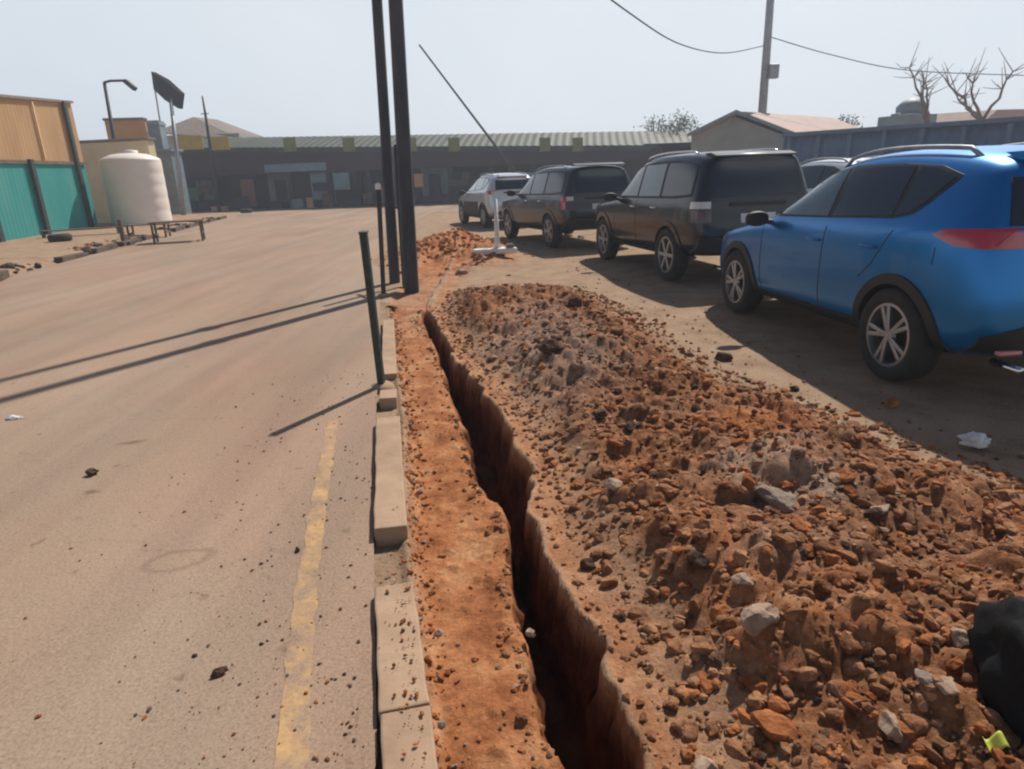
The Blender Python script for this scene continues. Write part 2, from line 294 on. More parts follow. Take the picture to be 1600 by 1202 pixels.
def terrain(x, y, full=False):
    jag = fbm(x*3, y*3, 5, 40)
    tl = ext(TLy, TLx, y)+.10*fbm(y*4+3, y*0+2, 3, 1)+.04*fbm(x*5, y*7, 2, 12)+.035*fbm(y*9+4, x*4, 3, 16)
    tr = ext(TRy, TRx, y)+.16*fbm(y*4+9, y*0+5, 3, 2)+.05*fbm(x*5, y*7, 2, 13)+.035*fbm(y*9+1, x*4, 3, 15)
    kr = ext(KRy, KRx, y); ed = ext(EDy, EDx, y)+.35*fbm(x*1.3, y*1.3, 3, 14)
    ed = np.where(y < EDy[0], EDx[0]+(EDy[0]-y)*.25, ed)
    wob = 1-.5*sst(6, 8.2, y)
    depth = .50*wob*(1-sst(8.0, 8.6, y))
    mid = (tl+tr)/2; hw = np.maximum((tr-tl)/2, .03); q = np.abs(x-mid)/hw
    tren = depth*(1-sst(.34, 1.10, q))
    # zones
    shelf = sst(kr-.02, kr+.06, x)*(1-sst(0, .02, x-tl))
    right = sst(tr, tr+.04, x)
    prof = sst(tr+.13+.2*fbm(y*2, x*2, 3, 88), tr+.60, x)*(1-sst(ed-.85, ed+.12, x))
    endf = 1-sst(8.6, 10.2, y)
    big = .13+.13*fbm(x*1.1+2, y*1.1, 3, 20)*2
    mnd = prof*endf*np.clip(big, .04, .3)
    # bigger heap in the near right corner
    mnd = mnd+.11*np.exp(-(((x-1.25)/.55)**2+((y-1.75)/.75)**2))+.10*np.exp(-(((x-1.55)/.35)**2+((y-3.0)/.4)**2))+.07*np.exp(-(((x-.55)/.5)**2+((y-5.6)/.9)**2))
    pit = .10*np.exp(-(((x-.72)/.16)**2+((y-1.95)/.13)**2))
    z = -.045*shelf+right*(-.015)+mnd-pit*right
    z = z-tren
    rough = np.clip(prof*1.3, 0, 1)*endf
    amp = .10+.9*rough
    z = z+right*amp*(.20*fbm(x*2.6, y*2.6, 5, 3)+.5*clods(x, y, .30, 44, .33)*.5+.9*clods(x, y, .17, 50, .42)*.55+.8*clods(x, y, .075, 61, .5)*.6+.7*clods(x, y, .035, 71, .5)*.55)*(.45+.55*rough)
    z = z+shelf*(.05*fbm(x*5, y*5, 5, 5)+.5*clods(x, y, .05, 81, .25)-.04*sst(.5, 1, vn(x*2, y*1.3, 33)))
    z = z+.05*tren*fbm(x*5, y*5, 3, 6)
    z = z+.006*fbm(x*12, y*12, 4, 8)
    left = 1-sst(kr-.05, kr+.0, x)
    z = z*(1-left)-.03*left*(y < 8.8)
    # zone colours
    redz = np.clip(shelf*(1-.55*sst(4.0, 8, y)*vn(x*2, y*2, 9))+(tren > .01)*1.0+right*(1-prof)*np.clip(1-(x-tr)/.5, 0, 1)*.85, 0, 1)
    mz = rough*(1-(tren > .01))
    # red spoil heap beyond the pole
    h2 = .42*np.exp(-(((x+1.35)/.85)**2+((y-15.2)/2.0)**2))+.2*np.exp(-(((x+.4)/.5)**2+((y-13.4)/.9)**2))
    z = z+h2*(1+.8*fbm(x*2, y*2, 4, 18)); z = z+np.clip(h2*8, 0, 1)*.7*clods(x, y, .16, 91, .5)
    redz = np.clip(redz+np.clip(h2*7, 0, .8), 0, 1)
    return (z, redz, mz, np.clip((tren-.03+.05*fbm(x*8, y*8, 3, 77))/.10, 0, 1)) if full else (z, redz, mz)  # last array masks the shade painted into the trench
XA, XB, YA, YB = -3.2, 4.6, -1.0, 19.0
ys = [YA]
while ys[-1] < YB: ys.append(ys[-1]+max(.011, .0062*ys[-1]) if ys[-1] > 1.1 else ys[-1]+.06)
ys = np.array(ys); xs = np.concatenate([np.linspace(XA, -1.4, 60)[:-1], np.arange(-1.4, 3.1, .0115), np.linspace(3.1, XB, 50)])
X, Y = np.meshgrid(xs, ys); Z, ZR, ZM, ZD = terrain(X, Y, True)
bord = np.minimum(np.minimum(X-XA, XB-X), np.minimum(Y-YA+9*(0), YB-Y)); bf = sst(0, .5, bord)
Z = Z*bf
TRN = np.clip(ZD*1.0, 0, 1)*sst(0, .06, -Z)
X = X+TRN*(.10*fbm(Y*8, Z*13+X*3, 4, 301)); Y = Y+TRN*(.06*fbm(X*9, Z*15+Y*5, 3, 311))
def grid_mesh(name, X, Y, Z):
    n, m = X.shape; me = bpy.data.meshes.new(name)
    me.vertices.add(n*m); me.vertices.foreach_set('co', np.stack([X, Y, Z], -1).ravel())
    i = np.arange(n*m).reshape(n, m); q = np.stack([i[:-1, :-1], i[:-1, 1:], i[1:, 1:], i[1:, :-1]], -1).reshape(-1, 4)
    me.loops.add(q.size); me.loops.foreach_set('vertex_index', q.ravel()); me.polygons.add(len(q))
    me.polygons.foreach_set('loop_start', np.arange(len(q))*4); me.polygons.foreach_set('use_smooth', np.ones(len(q), bool)); me.update(calc_edges=True); return me
me = grid_mesh('dirt_verge', X, Y, Z)
ca = me.color_attributes.new('zone', 'FLOAT_COLOR', 'POINT')
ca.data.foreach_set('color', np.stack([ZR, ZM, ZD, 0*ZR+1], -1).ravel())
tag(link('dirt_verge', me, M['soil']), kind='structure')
def hz(x, y): return float(terrain(np.array([x]), np.array([y]))[0][0])
# far ground: one sheet around the verge, to the horizon
bm = bmesh.new(); bx = [-900, XA, XB, 900]; by = [-60, YA, YB, 1500]
V = [[bm.verts.new((x, y, 0)) for x in bx] for y in by]
for j in range(3):
    for i in range(3):
        if not (i == 1 and j == 1): bm.faces.new((V[j][i], V[j][i+1], V[j+1][i+1], V[j+1][i]))
tag(bmobj('ground', bm, M['soil']), kind='structure')

# road sheet (left of the kerb line, opening onto the cross road at the far wall)
kl = [G(590,1184), G(584,835), G(588,650), G(592,560), G(594,470)]
kd = (kl[4]-kl[2]).normalized()
right = [Vector((kl[0].x+.19, -3, 0))]+kl+[kl[4]+kd*10, Vector((-3.5, 24, 0)), Vector((-3.6, 33, 0)), Vector((8, 33, 0)), Vector((30, 31, 0))]
lpx = [(20,432), (110,408), (200,384), (320,350), (372,337)]
left = [Vector((-3.9, -3, 0)), Vector((-5.6, 3, 0)), Vector((-7.6, 8, 0))]+[G(*p) for p in lpx]+[Vector((-22, 44.5, 0)), Vector((30, 36, 0))]
def resample(P, n):
    d = [0]
    for a, b in zip(P, P[1:]): d.append(d[-1]+(b-a).length)
    out = []
    for k in range(n):
        s = d[-1]*(k/(n-1)); i = max(j for j in range(len(d)) if d[j] <= s+1e-9); i = min(i, len(P)-2)
        out.append(P[i].lerp(P[i+1], (s-d[i])/(d[i+1]-d[i])))
    return out
bm = bmesh.new()
poly = right+left[::-1]
vs = [bm.verts.new((p.x, p.y, .012)) for p in poly]
es = [bm.edges.new((vs[i], vs[(i+1) % len(vs)])) for i in range(len(vs))]
bmesh.ops.triangle_fill(bm, use_beauty=True, edges=es)
for f in bm.faces:
    if f.normal.z < 0: f.normal_flip()
me = bpy.data.meshes.new('road'); bm.to_mesh(me); bm.free(); tag(link('road', me, M['road']), kind='structure')
# worn yellow edge line
bm = bmesh.new(); yl = [G(458,1184), G(470,1010), G(487,870), G(502,770), G(516,690), G(520,660)]
yl = [yl[0]-Vector((-.25*.3, 1.5, 0))]+yl; yl = resample(yl, 160); prev = None
for i, p in enumerate(yl):
    w = .052-.014*i/160; n1 = mnoise.noise(Vector((i*.22, 0, 0)))*.018; n2 = mnoise.noise(Vector((i*.3, 7, 0)))*.012
    v = (bm.verts.new((p.x-w+n1, p.y, .0145)), bm.verts.new((p.x+w+n2, p.y, .0145)))
    if prev: bm.faces.new((prev[0], prev[1], v[1], v[0]))
    prev = v
tag(bmobj('yellow_road_line', bm, M['paint']), kind='structure')
# ring stain and oil spots on the road: thin dried-mud smears lying on it
def smear(name, c, rx, ry, rot, inner, mt_, kind='structure', seed=0):
    bm = bmesh.new(); n = 48; a = []; b = []
    for k in range(n):
        t = 2*math.pi*k/n; w = 1+.14*mnoise.noise(Vector((math.cos(t)*1.4+seed, math.sin(t)*1.4, 3)))
        for s, L in ((1, a), (inner, b)):
            if s is None: continue
            q = Vector((math.cos(t)*rx*w*s, math.sin(t)*ry*w*s, 0)); q.rotate(Matrix.Rotation(rot, 3, 'Z')); L.append(bm.verts.new((c.x+q.x, c.y+q.y, .0140)))
    if inner:
        for k in range(n): bm.faces.new((a[k], a[(k+1) % n], b[(k+1) % n], b[k]))
    else: bm.faces.new(a)
    return tag(bmobj(name, bm, mt_), kind=kind)
M['smear'] = mat('dried_mud_smear', (.225, .168, .125), (.26, .195, .145), 14, .9)
M['oil'] = mat('dark_oil_stain', (.12, .085, .065), (.24, .18, .13), 22, .8)

# ------------------------------------------------------------------ clods and stones
def clod_shape(seed, sub=2, ang=.35):
    bm = bmesh.new(); bmesh.ops.create_icosphere(bm, subdivisions=sub, radius=1)
    r = random.Random(seed); cuts = []
    for _ in range(7):
        d = Vector((r.gauss(0, 1), r.gauss(0, 1), r.gauss(0, 1))).normalized(); cuts.append((d, r.uniform(.45, .8)))
    for v in bm.verts:
        p = v.co.copy()
        for d, k in cuts:
            e = p.dot(d)-k
            if e > 0: p -= d*e
        p *= 1+ang*.5*mnoise.noise(p*1.7+Vector((seed, 0, 0)))
        v.co = p
    sx, sy, sz = r.uniform(.8, 1.25), r.uniform(.7, 1), r.uniform(.5, .8)
    for v in bm.verts: v.co = Vector((v.co.x*sx, v.co.y*sy, v.co.z*sz))
    return bm
SH = []
for k in range(10):
    b = clod_shape(k+1, 1 if k > 4 else 2); co = np.array([v.co[:] for v in b.verts]); b.verts.ensure_lookup_table(); b.faces.ensure_lookup_table()
    SH.append((co, [[v.index for v in f.verts] for f in b.faces])); b.free()
def heap(name, pts, mt_, label, cat):
    vs = []; fs = []; o = 0
    for (x, y, z, s) in pts:
        co, fa = SH[random.randrange(5 if s > .03 else 10) if s > .03 else random.randrange(5, 10)]
        a = random.uniform(0, 6.28); c, q = math.cos(a), math.sin(a); t = random.uniform(-.5, .5); ct, st_ = math.cos(t), math.sin(t)
        m3 = np.array([[c, -q, 0], [q, c, 0], [0, 0, 1]]) @ np.array([[1, 0, 0], [0, ct, -st_], [0, st_, ct]])
        vs.append((co*s) @ m3.T+np.array([x, y, z])); fs += [[i+o for i in f] for f in fa]; o += len(co)
    me = bpy.data.meshes.new(name); me.from_pydata(np.concatenate(vs).tolist(), [], fs); me.update()
    return tag(link(name, me, mt_), label, cat, kind='stuff')
def scatter(n, fn, smin, smax, sink=.3, p=2.2):
    c = []
    for _ in range(n*4):
        x, y = fn(); c.append((x, y))
        if len(c) >= n: break
    c = np.array(c); z, zr, zm = terrain(c[:, 0], c[:, 1])
    return [(c[i, 0], c[i, 1], z[i]+s*(.45-sink), s) for i in range(len(c)) for s in [smin+(smax-smin)*random.random()**p]]
def on_mound():
    while True:
        y = 1.1+8.6*random.random()**1.7; x = random.uniform(-.9, 3.0)
        t = float(ext(TRy, TRx, np.array(y))); e = float(np.interp(y, EDy, EDx))
        if t+.12 < x < e+.15*random.random(): return x, y
def on_shelf():
    while True:
        y = random.uniform(1.2, 8.3); x = random.uniform(-1.4, .3)
        if float(ext(KRy, KRx, np.array(y)))+.01 < x < float(ext(TLy, TLx, np.array(y)))-.01: return x, y
def on_kerb():
    y = 1.2+3.0*random.random(); return float(ext(KRy, KRx, np.array(y)))-abs(random.gauss(0, .045))-.005, y
heap('gravel', [(x, y, .058+s*.3, s) for _ in range(330) for x, y in [on_kerb()] if x > float(ext(KRy, KRx, np.array(y)))-.15 and not 2.5 < y < 2.78 for s in [.003+.010*random.random()**3]], M['clod_red'], 'soil crumbs lying on top of the kerb stones', 'gravel')
def near_rim():
    y = 1.2+7.2*random.random()**1.4; left = random.random() < .4
    return (float(ext(TLy, TLx, np.array(y)))-abs(random.gauss(.0, .05)) if left else float(ext(TRy, TRx, np.array(y)))+.02+abs(random.gauss(.02, .09))), y
def near_kerb():
    y = random.uniform(1.2, 8.8); return float(ext(KRy, KRx, np.array(y)))+abs(random.gauss(.03, .05)), y
def on_lot():
    y = random.uniform(2.5, 14); x = float(np.interp(y, EDy, EDx))+abs(random.gauss(0, .55)); return x, y
heap('rubble', scatter(4200, on_mound, .007, .038, .2), M['clod'], 'brown crumbled earth clods covering the spoil bank beside the trench', 'rubble')
heap('rubble', scatter(1500, on_mound, .018, .062, .62, 2.6), M['clod'], 'half buried earth lumps all over the spoil bank', 'rubble')
heap('rubble', scatter(700, on_mound, .016, .055, .6, 2.6), M['clod_red'], 'half buried reddish lumps all over the spoil bank', 'rubble')
heap('rubble', scatter(6000, on_mound, .003, .012, .3), M['clod'], 'fine crumbs between the lumps of the spoil bank', 'rubble')
heap('rubble', scatter(1500, on_mound, .006, .033, .2), M['clod_red'], 'fresh red laterite crumbs mixed over the spoil bank', 'rubble')
heap('rubble', scatter(900, on_mound, .008, .030, .15), M['clod_dark'], 'dark crumbs mixed over the spoil bank', 'rubble')
heap('gravel', scatter(420, on_mound, .006, .024, .1)+scatter(60, on_shelf, .005, .014), M['stone'], 'pale stone chips scattered over the dug earth', 'gravel')
heap('rubble', scatter(700, near_kerb, .005, .026, .2)+scatter(300, on_shelf, .004, .02), M['clod_red'], 'red crumbs along the inner side of the kerb stones', 'rubble')
heap('rubble', scatter(900, near_rim, .004, .028, .25), M['clod'], 'loose crumbs along both rims of the trench', 'rubble')
heap('gravel', scatter(150, near_kerb, .006, .03, .2), M['greystone'], 'grey gravel along the inner side of the kerb stones', 'gravel')
heap('gravel', scatter(420, on_lot, .005, .028, .2, 3), M['clod'], 'loose brown stones on the tan car lot', 'gravel')
def on_road():
    y = 1.3+4.2*random.random()**1.8; k = float(ext(KRy, KRx, np.array(y)))-.16
    return k-abs(random.gauss(0, .55))-.02, y
def road_pts(n, a, b):
    return [(x, y, .012+s*.3, s) for _ in range(n) for x, y in [on_road()] for s in [a+(b-a)*random.random()**3]]
heap('gravel', road_pts(430, .003, .011), M['gutter'], 'dark crumbs of earth spilled over the road edge', 'gravel')
heap('gravel', road_pts(160, .003, .012), M['clod_red'], 'red crumbs of earth spilled over the road edge', 'gravel')
h2 = [(random.gauss(-1.3, .7), random.gauss(15, 1.4)) for _ in range(500)]
h2 = [(x, y) for x, y in h2 if x > -2.9]; zz = terrain(np.array([p[0] for p in h2]), np.array([p[1] for p in h2]))[0]
heap('rubble', [(x, y, z, random.uniform(.02, .08)) for (x, y), z in zip(h2, zz)], M['clod_red'], 'lumps of red earth on the far spoil heap behind the poles', 'rubble')

def stone(name, px, size, mt_, label, cat, seed, flat=1, group=None, z0=None, sink=.3):
    p = G(*px); z = hz(p.x, p.y) if z0 is None else z0
    # follow the sight line up the slope so the stone lies where the photo shows it
    if z0 is None:
        for _ in range(12): p = G(px[0], px[1], z+size*.4); z = hz(p.x, p.y)
    bm = clod_shape(seed, 3)
    for v in bm.verts:
        v.co *= size; v.co.z *= flat
        v.co *= 1+.12*mnoise.noise(v.co*(6/size)*.4)
    o = bmobj(name, bm, mt_); o.location = (p.x, p.y, z+size*flat*(.5-sink)); o.rotation_euler = (0, 0, seed*1.3)
    return tag(o, label, cat, group)
S = stone
S('stone', (1215, 775), .10, M['palesoil'], 'pale grey crumbled stone lump on the middle of the earth bank', 'stone', 21, .75)
S('stone', (1180, 1020), .062, M['stone'], 'upright tan stone beside the dark hollow in the near heap', 'stone', 22, 1.3, sink=.1)
S('stone', (1392, 1140), .05, M['stone'], 'whitish angular stone nearest the bottom edge of the heap', 'stone', 23)
S('stone', (1500, 995), .036, M['stone'], 'small cream stone next to the black bag', 'stone', 24)
S('stone', (1480, 1085), .042, M['stone'], 'flat buff stone above a grey flake near the black bag', 'stone', 25, .6)
S('stone', (1455, 1075), .045, M['greystone'], 'grey slanted flake in the near heap', 'stone', 26, 1.1)
S('stone', (1375, 800), .055, M['stone'], 'long yellowish slab stone right of the grey lump', 'stone', 27, .6)
S('stone', (1340, 835), .04, M['greystone'], 'grey chip below the yellowish slab stone', 'stone', 28, .7)
S('stone', (1160, 930), .04, M['stone'], 'pale flat stone above the dark hollow', 'stone', 29, .6)
S('stone', (1105, 1060), .045, M['clod_red'], 'flat orange brick fragment in the near heap', 'brick fragment', 30, .6)
S('stone', (1210, 1130), .06, M['clod_red'], 'rounded red earth block at the bottom of the heap', 'earth block', 31)
S('stone', (1095, 845), .05, M['clod_dark'], 'small grey brown lump left of the grey stone', 'stone', 42)
S('stone', (830, 985), .03, M['stone'], 'little pale stone on the lip of the trench', 'stone', 32, z0=-.02)
S('earth_clod', (1130, 556), .085, M['clod_dark'], 'dark brown clod nearest the shadow of the blue car', 'clod', 33)
S('earth_clod', (860, 565), .10, M['clod_dark'], 'dark reddish clod on the middle crest of the bank', 'clod', 34)
S('earth_clod', (985, 500), .10, M['clod_red'], 'red clod at the far right rim of the bank', 'clod', 35)
S('earth_clod', (900, 475), .09, M['clod_dark'], 'dark upright clod on the far rim of the bank', 'clod', 36, 1.2)
S('earth_clod', (1240, 606), .05, M['clod_dark'], 'small black clod alone on the lot edge', 'clod', 37)
S('earth_clod', (1270, 635), .055, M['clod_dark'], 'dark clod just below the small lone one on the lot edge', 'clod', 38)
S('earth_clod', (1395, 632), .05, M['clod_red'], 'red clod within the shadow of the blue car', 'clod', 39, z0=0)
S('earth_clod', (1420, 695), .05, M['clod_dark'], 'brown clod between the bank and the white litter', 'clod', 40)
S('earth_clod', (920, 880), .04, M['clod_dark'], 'dark round clod on the smooth lip right of the trench', 'clod', 41)
S('earth_clod', (145, 745), .035, M['clod_dark'], 'dark lump lying alone on the open road', 'clod', 43, z0=.012, sink=0)
S('earth_clod', (343, 1058), .028, M['clod_dark'], 'elongated brown lump on the near road', 'clod', 44, z0=.012, sink=0)
S('earth_clod', (465, 865), .018, M['clod_dark'], 'small black lump touching the yellow line', 'clod', 45, z0=.012, sink=0)
S('earth_clod', (305, 1030), .010, M['clod_dark'], 'tiny crumb above the elongated brown lump', 'clod', 46, z0=.012, sink=0)
S('earth_clod', (618, 548), .055, M['clod_dark'], 'dark lump beside the kerb line behind the bollard', 'clod', 47, z0=-.04)
S('earth_clod', (612, 478), .07, M['clod_dark'], 'dark lump on the soil at the foot of the twin poles', 'clod', 48, z0=-.03)
S('earth_clod', (722, 428), .12, M['stone'], 'pale block on the soil between poles and white stand', 'stone', 49, z0=0)
random.seed(5)
for k in range(70):
    x, y = on_mound()
    if y > 6.5: y = 2+random.random()*3; x = float(ext(TRy, TRx, np.array(y)))+.4+random.random()*1.2
    s = random.uniform(.03, .058); bm = clod_shape(100+k, 2)
    for v in bm.verts: v.co *= s
    o = bmobj('earth_clod', bm, M[random.choice(['clod', 'clod_red', 'clod', 'clod_dark', 'stone'] if k % 3 else ['clod', 'clod_red'])]); o.location = (x, y, hz(x, y)+s*.15); o.rotation_euler = (random.uniform(-.5, .5), 0, random.uniform(0, 6))
    tag(o, 'rough lump of dug earth lying on the spoil bank', 'clod', 'loose earth lumps on the spoil bank')

# ------------------------------------------------------------------ kerb stones
def kerb(p0, p1, label, h=.07, w=.155, seed=0):
    d = (p1-p0); L = d.length; rz = math.atan2(d.y, d.x); bm = bmesh.new()
    box(bm, (L/2, -w/2, h/2-.05), (L, w, h+.1), bev=.008)
    bmesh.ops.subdivide_edges(bm, edges=[e for e in bm.edges if e.calc_length() > .3], cuts=14)
    for v in bm.verts:
        q_ = mnoise.noise(v.co*6+Vector((seed, 0, 0))); v.co += Vector((0, .008*q_, .004*mnoise.noise(v.co*7)-(.014*max(0, q_-.1) if v.co.z > 0 else 0)))
    o = bmobj('kerb_stone', bm, M['concrete']); o.location = (p0.x, p0.y, 0); o.rotation_euler = (0, 0, rz); return tag(o, label, 'kerb stone', 'concrete kerb stones along the trench')
z = .07
a, b_, c_, d_, e_ = G(591,1106,z), G(584,912,z), G(583,826,z), G(588,652,z), G(591,621,z)
n0 = a+(a-b_).normalized()*1.3
kerb(n0, a-(a-b_).normalized()*.0-(a-b_).normalized()*0+(a-b_).normalized()*.006, 'kerb stone nearest the camera, running out of the picture', .052)
kerb(a, b_, 'kerb stone just before the dirt gap, with a joint to the nearest one', .055, seed=2)
kerb(c_, d_, 'raised kerb stone beyond the dirt gap with a square broken end', .068, seed=4)
kerb(e_, G(593,607,z), 'short kerb stub at the foot of the near bollard', .06, .13, seed=6)
p = G(596, 590); kerb(G(596,585,.03), G(598,500,.03), 'low half buried kerb stone behind the near bollard', .03, .13, seed=8)

# ------------------------------------------------------------------ bollards, poles
def square_post(name, base, top, w, label, cat, m, cap=True, group=None):
    t = empty(name, base, 0, label, cat, group); v = Vector(top)-Vector(base); rot = v.to_track_quat('Z', 'X').to_matrix()
    bm = bmesh.new(); box(bm, v/2+Vector((0, 0, -.1)), (w, w*.75, v.length+.2), rot=rot, bev=.004)
    bmobj('post', bm, m, t)
    bm = bmesh.new(); box(bm, v, (w*1.12, w*.9, .012), rot=rot, bev=.003); bmobj('cap', bm, m, t)
    bm = bmesh.new(); lathe(bm, [(.001, .035), (.07, .03), (.10, .0), (.11, -.05)], 14); bmobj('footing', bm, M['concrete'], t, True)
    return t
b0 = G(597, 604); b1 = A(568, 363, b0.y-.08)
square_post('bollard', b0, b1, .068, 'dark green square steel bollard leaning by the kerb, in front of the poles', 'bollard', M['post'])
p0 = G(599, 462); p1 = A(591, 296, p0.y)
t = square_post('bollard', p0, p1, .06, 'thin grey steel post behind the dark bollard with a pale top', 'bollard', M['rust'])
bm = bmesh.new(); lathe(bm, [(.001, .09), (.04, .07), (.045, 0), (.001, -.01)], 12, Matrix.Translation(p1-p0)); bmobj('reflector', bm, M['white'], t, True)
def utility_pole(px0, px1, w0, w1, label, H=9.0):
    b = G(*px0); q = A(px1[0], px1[1], b.y); d = (q-b); d = d*(H/d.z)
    t = empty('utility_pole', b, 0, label, 'utility pole', 'twin poles beside the trench')
    bm = bmesh.new(); n = 12
    tube(bm, [Vector((0, 0, -.4))]+[d*(k/n) for k in range(n+1)], [w0]+[w0+(w1-w0)*k/n for k in range(n+1)], 10); bmobj('shaft', bm, M['rust'], t, True)
    return t, b, d
PA, ba, da = utility_pole((617, 442), (590, 18), .088, .062, 'left pole of the twin dark utility poles')
PB, bb, db = utility_pole((643, 452), (619, 18), .115, .075, 'right, slightly thicker pole of the twin dark utility poles')
for t, d in ((PA, da), (PB, db)):
    for h, s in ((4.1, .17), (6.9, .20)):
        bm = bmesh.new(); lathe(bm, [(.07, 0), (s*.7, .01), (s*.7, .12), (.07, .13)], 12, Matrix.Translation(d*(h/d.z))); bmobj('clamp', bm, M['galv'], t)
    bm = bmesh.new(); box(bm, d+Vector((0, 0, -.3)), (1.5, .09, .09)); bmobj('crossarm', bm, M['wood'], t)
    for s in (-.65, -.2, .2, .65):
        bm = bmesh.new(); lathe(bm, [(.02, 0), (.05, .03), (.03, .07), (.045, .1), (.01, .15)], 10, Matrix.Translation(d+Vector((s, 0, -.255)))); bmobj('insulator', bm, M['white'], t, True)
# base bundle of cable conduit strapped between the two poles
t = empty('cable_conduit', G(632, 447), 0, 'dark conduit pipe clipped between the twin poles', 'conduit')
d = da.lerp(db, .5)
bm = bmesh.new(); tube(bm, [Vector((0, 0, -.2)), d*(1/d.z)*1.0, d*(1/d.z)*2.1], .038, 8); bmobj('pipe', bm, M['rust'], t, True)
bm = bmesh.new(); box(bm, d*(1.2/d.z), (.42, .03, .05), rz=R(-60)); bmobj('strap', bm, M['rust'], t)

# leaning thin pole in the sky over the shops
q0, q1 = A(762, 212, 40), A(655, 70, 40)
t = empty('leaning_pole', (q0.x, q0.y, 0), 0, 'thin dark pole leaning left above the far shop roof', 'pole')
bm = bmesh.new(); tube(bm, [Vector((q0-q1).normalized()*3.0+q0)-t.location, q0-t.location, q1-t.location], [.08, .07, .05], 8); bmobj('shaft', bm, M['rust'], t, True)
bm = bmesh.new(); tube(bm, [Vector((3.2, 0, -.2)), Vector((q0-q1).normalized()*3.0+q0)-t.location], .12, 8); bmobj('stump', bm, M['rust'], t, True)

# right utility pole and its wires
b = G(1192, 332); b = Vector((A(1190, 200, 33).x, 33, 0)); top = A(1203, 10, 33); d = top-b
tp = empty('utility_pole', b, 0, 'slim grey utility pole rising behind the gabled house', 'utility pole')
bm = bmesh.new(); tube(bm, [Vector((0, 0, -.3)), d, d*1.25], [.22, .17, .15], 10); bmobj('shaft', bm, M['galv'], tp, True)
q = A(1202, 112, 32.75)-b; bm = bmesh.new(); box(bm, q+Vector((.2, 0, 0)), (.42, .3, .6), bev=.03); bmobj('meter_box', bm, M['galv'], tp)
def wire(pxs, dY, label, r=.022):
    pts = [A(x, y, Y) for (x, y), Y in zip(pxs, dY)]; c = pts[0]; P = []
    for i in range(len(pts)-1):
        p_0, p_1, p_2, p_3 = pts[max(i-1, 0)], pts[i], pts[i+1], pts[min(i+2, len(pts)-1)]
        for k in range(8):
            t_ = k/8; P.append(.5*((2*p_1)+(p_2-p_0)*t_+(2*p_0-5*p_1+4*p_2-p_3)*t_*t_+(3*p_1-p_0-3*p_2+p_3)*t_**3)-c)
    P.append(pts[-1]-c); bm = bmesh.new(); tube(bm, P, r, 6); o = bmobj('overhead_wire', bm, M['wire'], None, True); o.location = c; return tag(o, label, 'wire')
wire([(880, -60), (980, 18), (1060, 68), (1130, 83), (1192, 72)], [16, 20, 25, 29, 33], 'sagging overhead wire coming down to the slim grey pole from the left')
wire([(1204, 58), (1300, 86), (1420, 110), (1600, 118)], [33, 34, 35, 37], 'faint overhead wire running right from the slim grey pole')

# white portable stand
p = G(778, 408); p.z = hz(p.x, p.y)+.03; t = empty('barrier_stand', p, R(8), 'white slim upright on a flat white cross base, on the soil before the dark cars', 'barrier stand')
bm = bmesh.new(); box(bm, (-.05, -.02, .04), (.86, .22, .11), bev=.03); bmobj('base', bm, M['white'], t)
bm = bmesh.new(); box(bm, (.12, .22, .035), (.16, .55, .06), bev=.02); bmobj('base_bar', bm, M['white'], t)
bm = bmesh.new(); tube(bm, [(0, 0, .06), (0, 0, .3), (0, 0, 1.02)], [.07, .05, .035], 10); bmobj('upright', bm, M['white'], t, True)
bm = bmesh.new(); box(bm, (.25, -.03, .12), (.16, .12, .1), bev=.03); bmobj('weight', bm, M['greystone'], t)
# crumpled white litter
def crumple(name, c, sx, sy, sz, m, label, cat, seed, soft_=1.0):
    bm = bmesh.new(); bmesh.ops.create_icosphere(bm, subdivisions=4, radius=1)
    for v in bm.verts:
        n = mnoise.fractal(v.co*1.9+Vector((seed, 0, 0)), .8, 2.2, 5); f = 1+.45*n*soft_-.25*soft_*abs(mnoise.noise(v.co*4+Vector((0, seed, 0))))
        v.co = Vector((v.co.x*sx*f, v.co.y*sy*f, max(v.co.z*sz*f, -sz*.4)))
    o = bmobj(name, bm, m, None, True); o.location = c; return tag(o, label, cat)
p = G(1521, 697); crumple('crumpled_paper', (p.x, p.y, .03), .085, .06, .045, M['white'], 'crumpled white paper litter on the lot edge below the blue car', 'litter', 3)
p = G(22, 657); crumple('paper_scrap', (p.x, p.y, .02), .05, .03, .015, M['white'], 'small white scrap at the left edge of the road', 'litter', 5)
bp_ = G(1682, 1080, .28); crumple('plastic_bag', (bp_.x, bp_.y, .24), .17, .30, .25, M['bag'], 'black plastic bag slumped on the earth heap at the right corner', 'bag', 9, .38)
p = G(1552, 1182, .16); bm = bmesh.new(); bmesh.ops.create_grid(bm, x_segments=10, y_segments=6, size=1)
for v in bm.verts: v.co = Vector((v.co.x*.026, v.co.y*.016, .014*math.sin(v.co.x*3)+.008*v.co.y))
bmesh.ops.solidify(bm, geom=bm.faces[:], thickness=.002)
o = bmobj('plastic_scrap', bm, M['lime'], None, True); o.location = (p.x, p.y, max(p.z, hz(p.x, p.y)+.03)); tag(o, 'bright yellow green plastic scrap at the bottom right edge', 'litter')

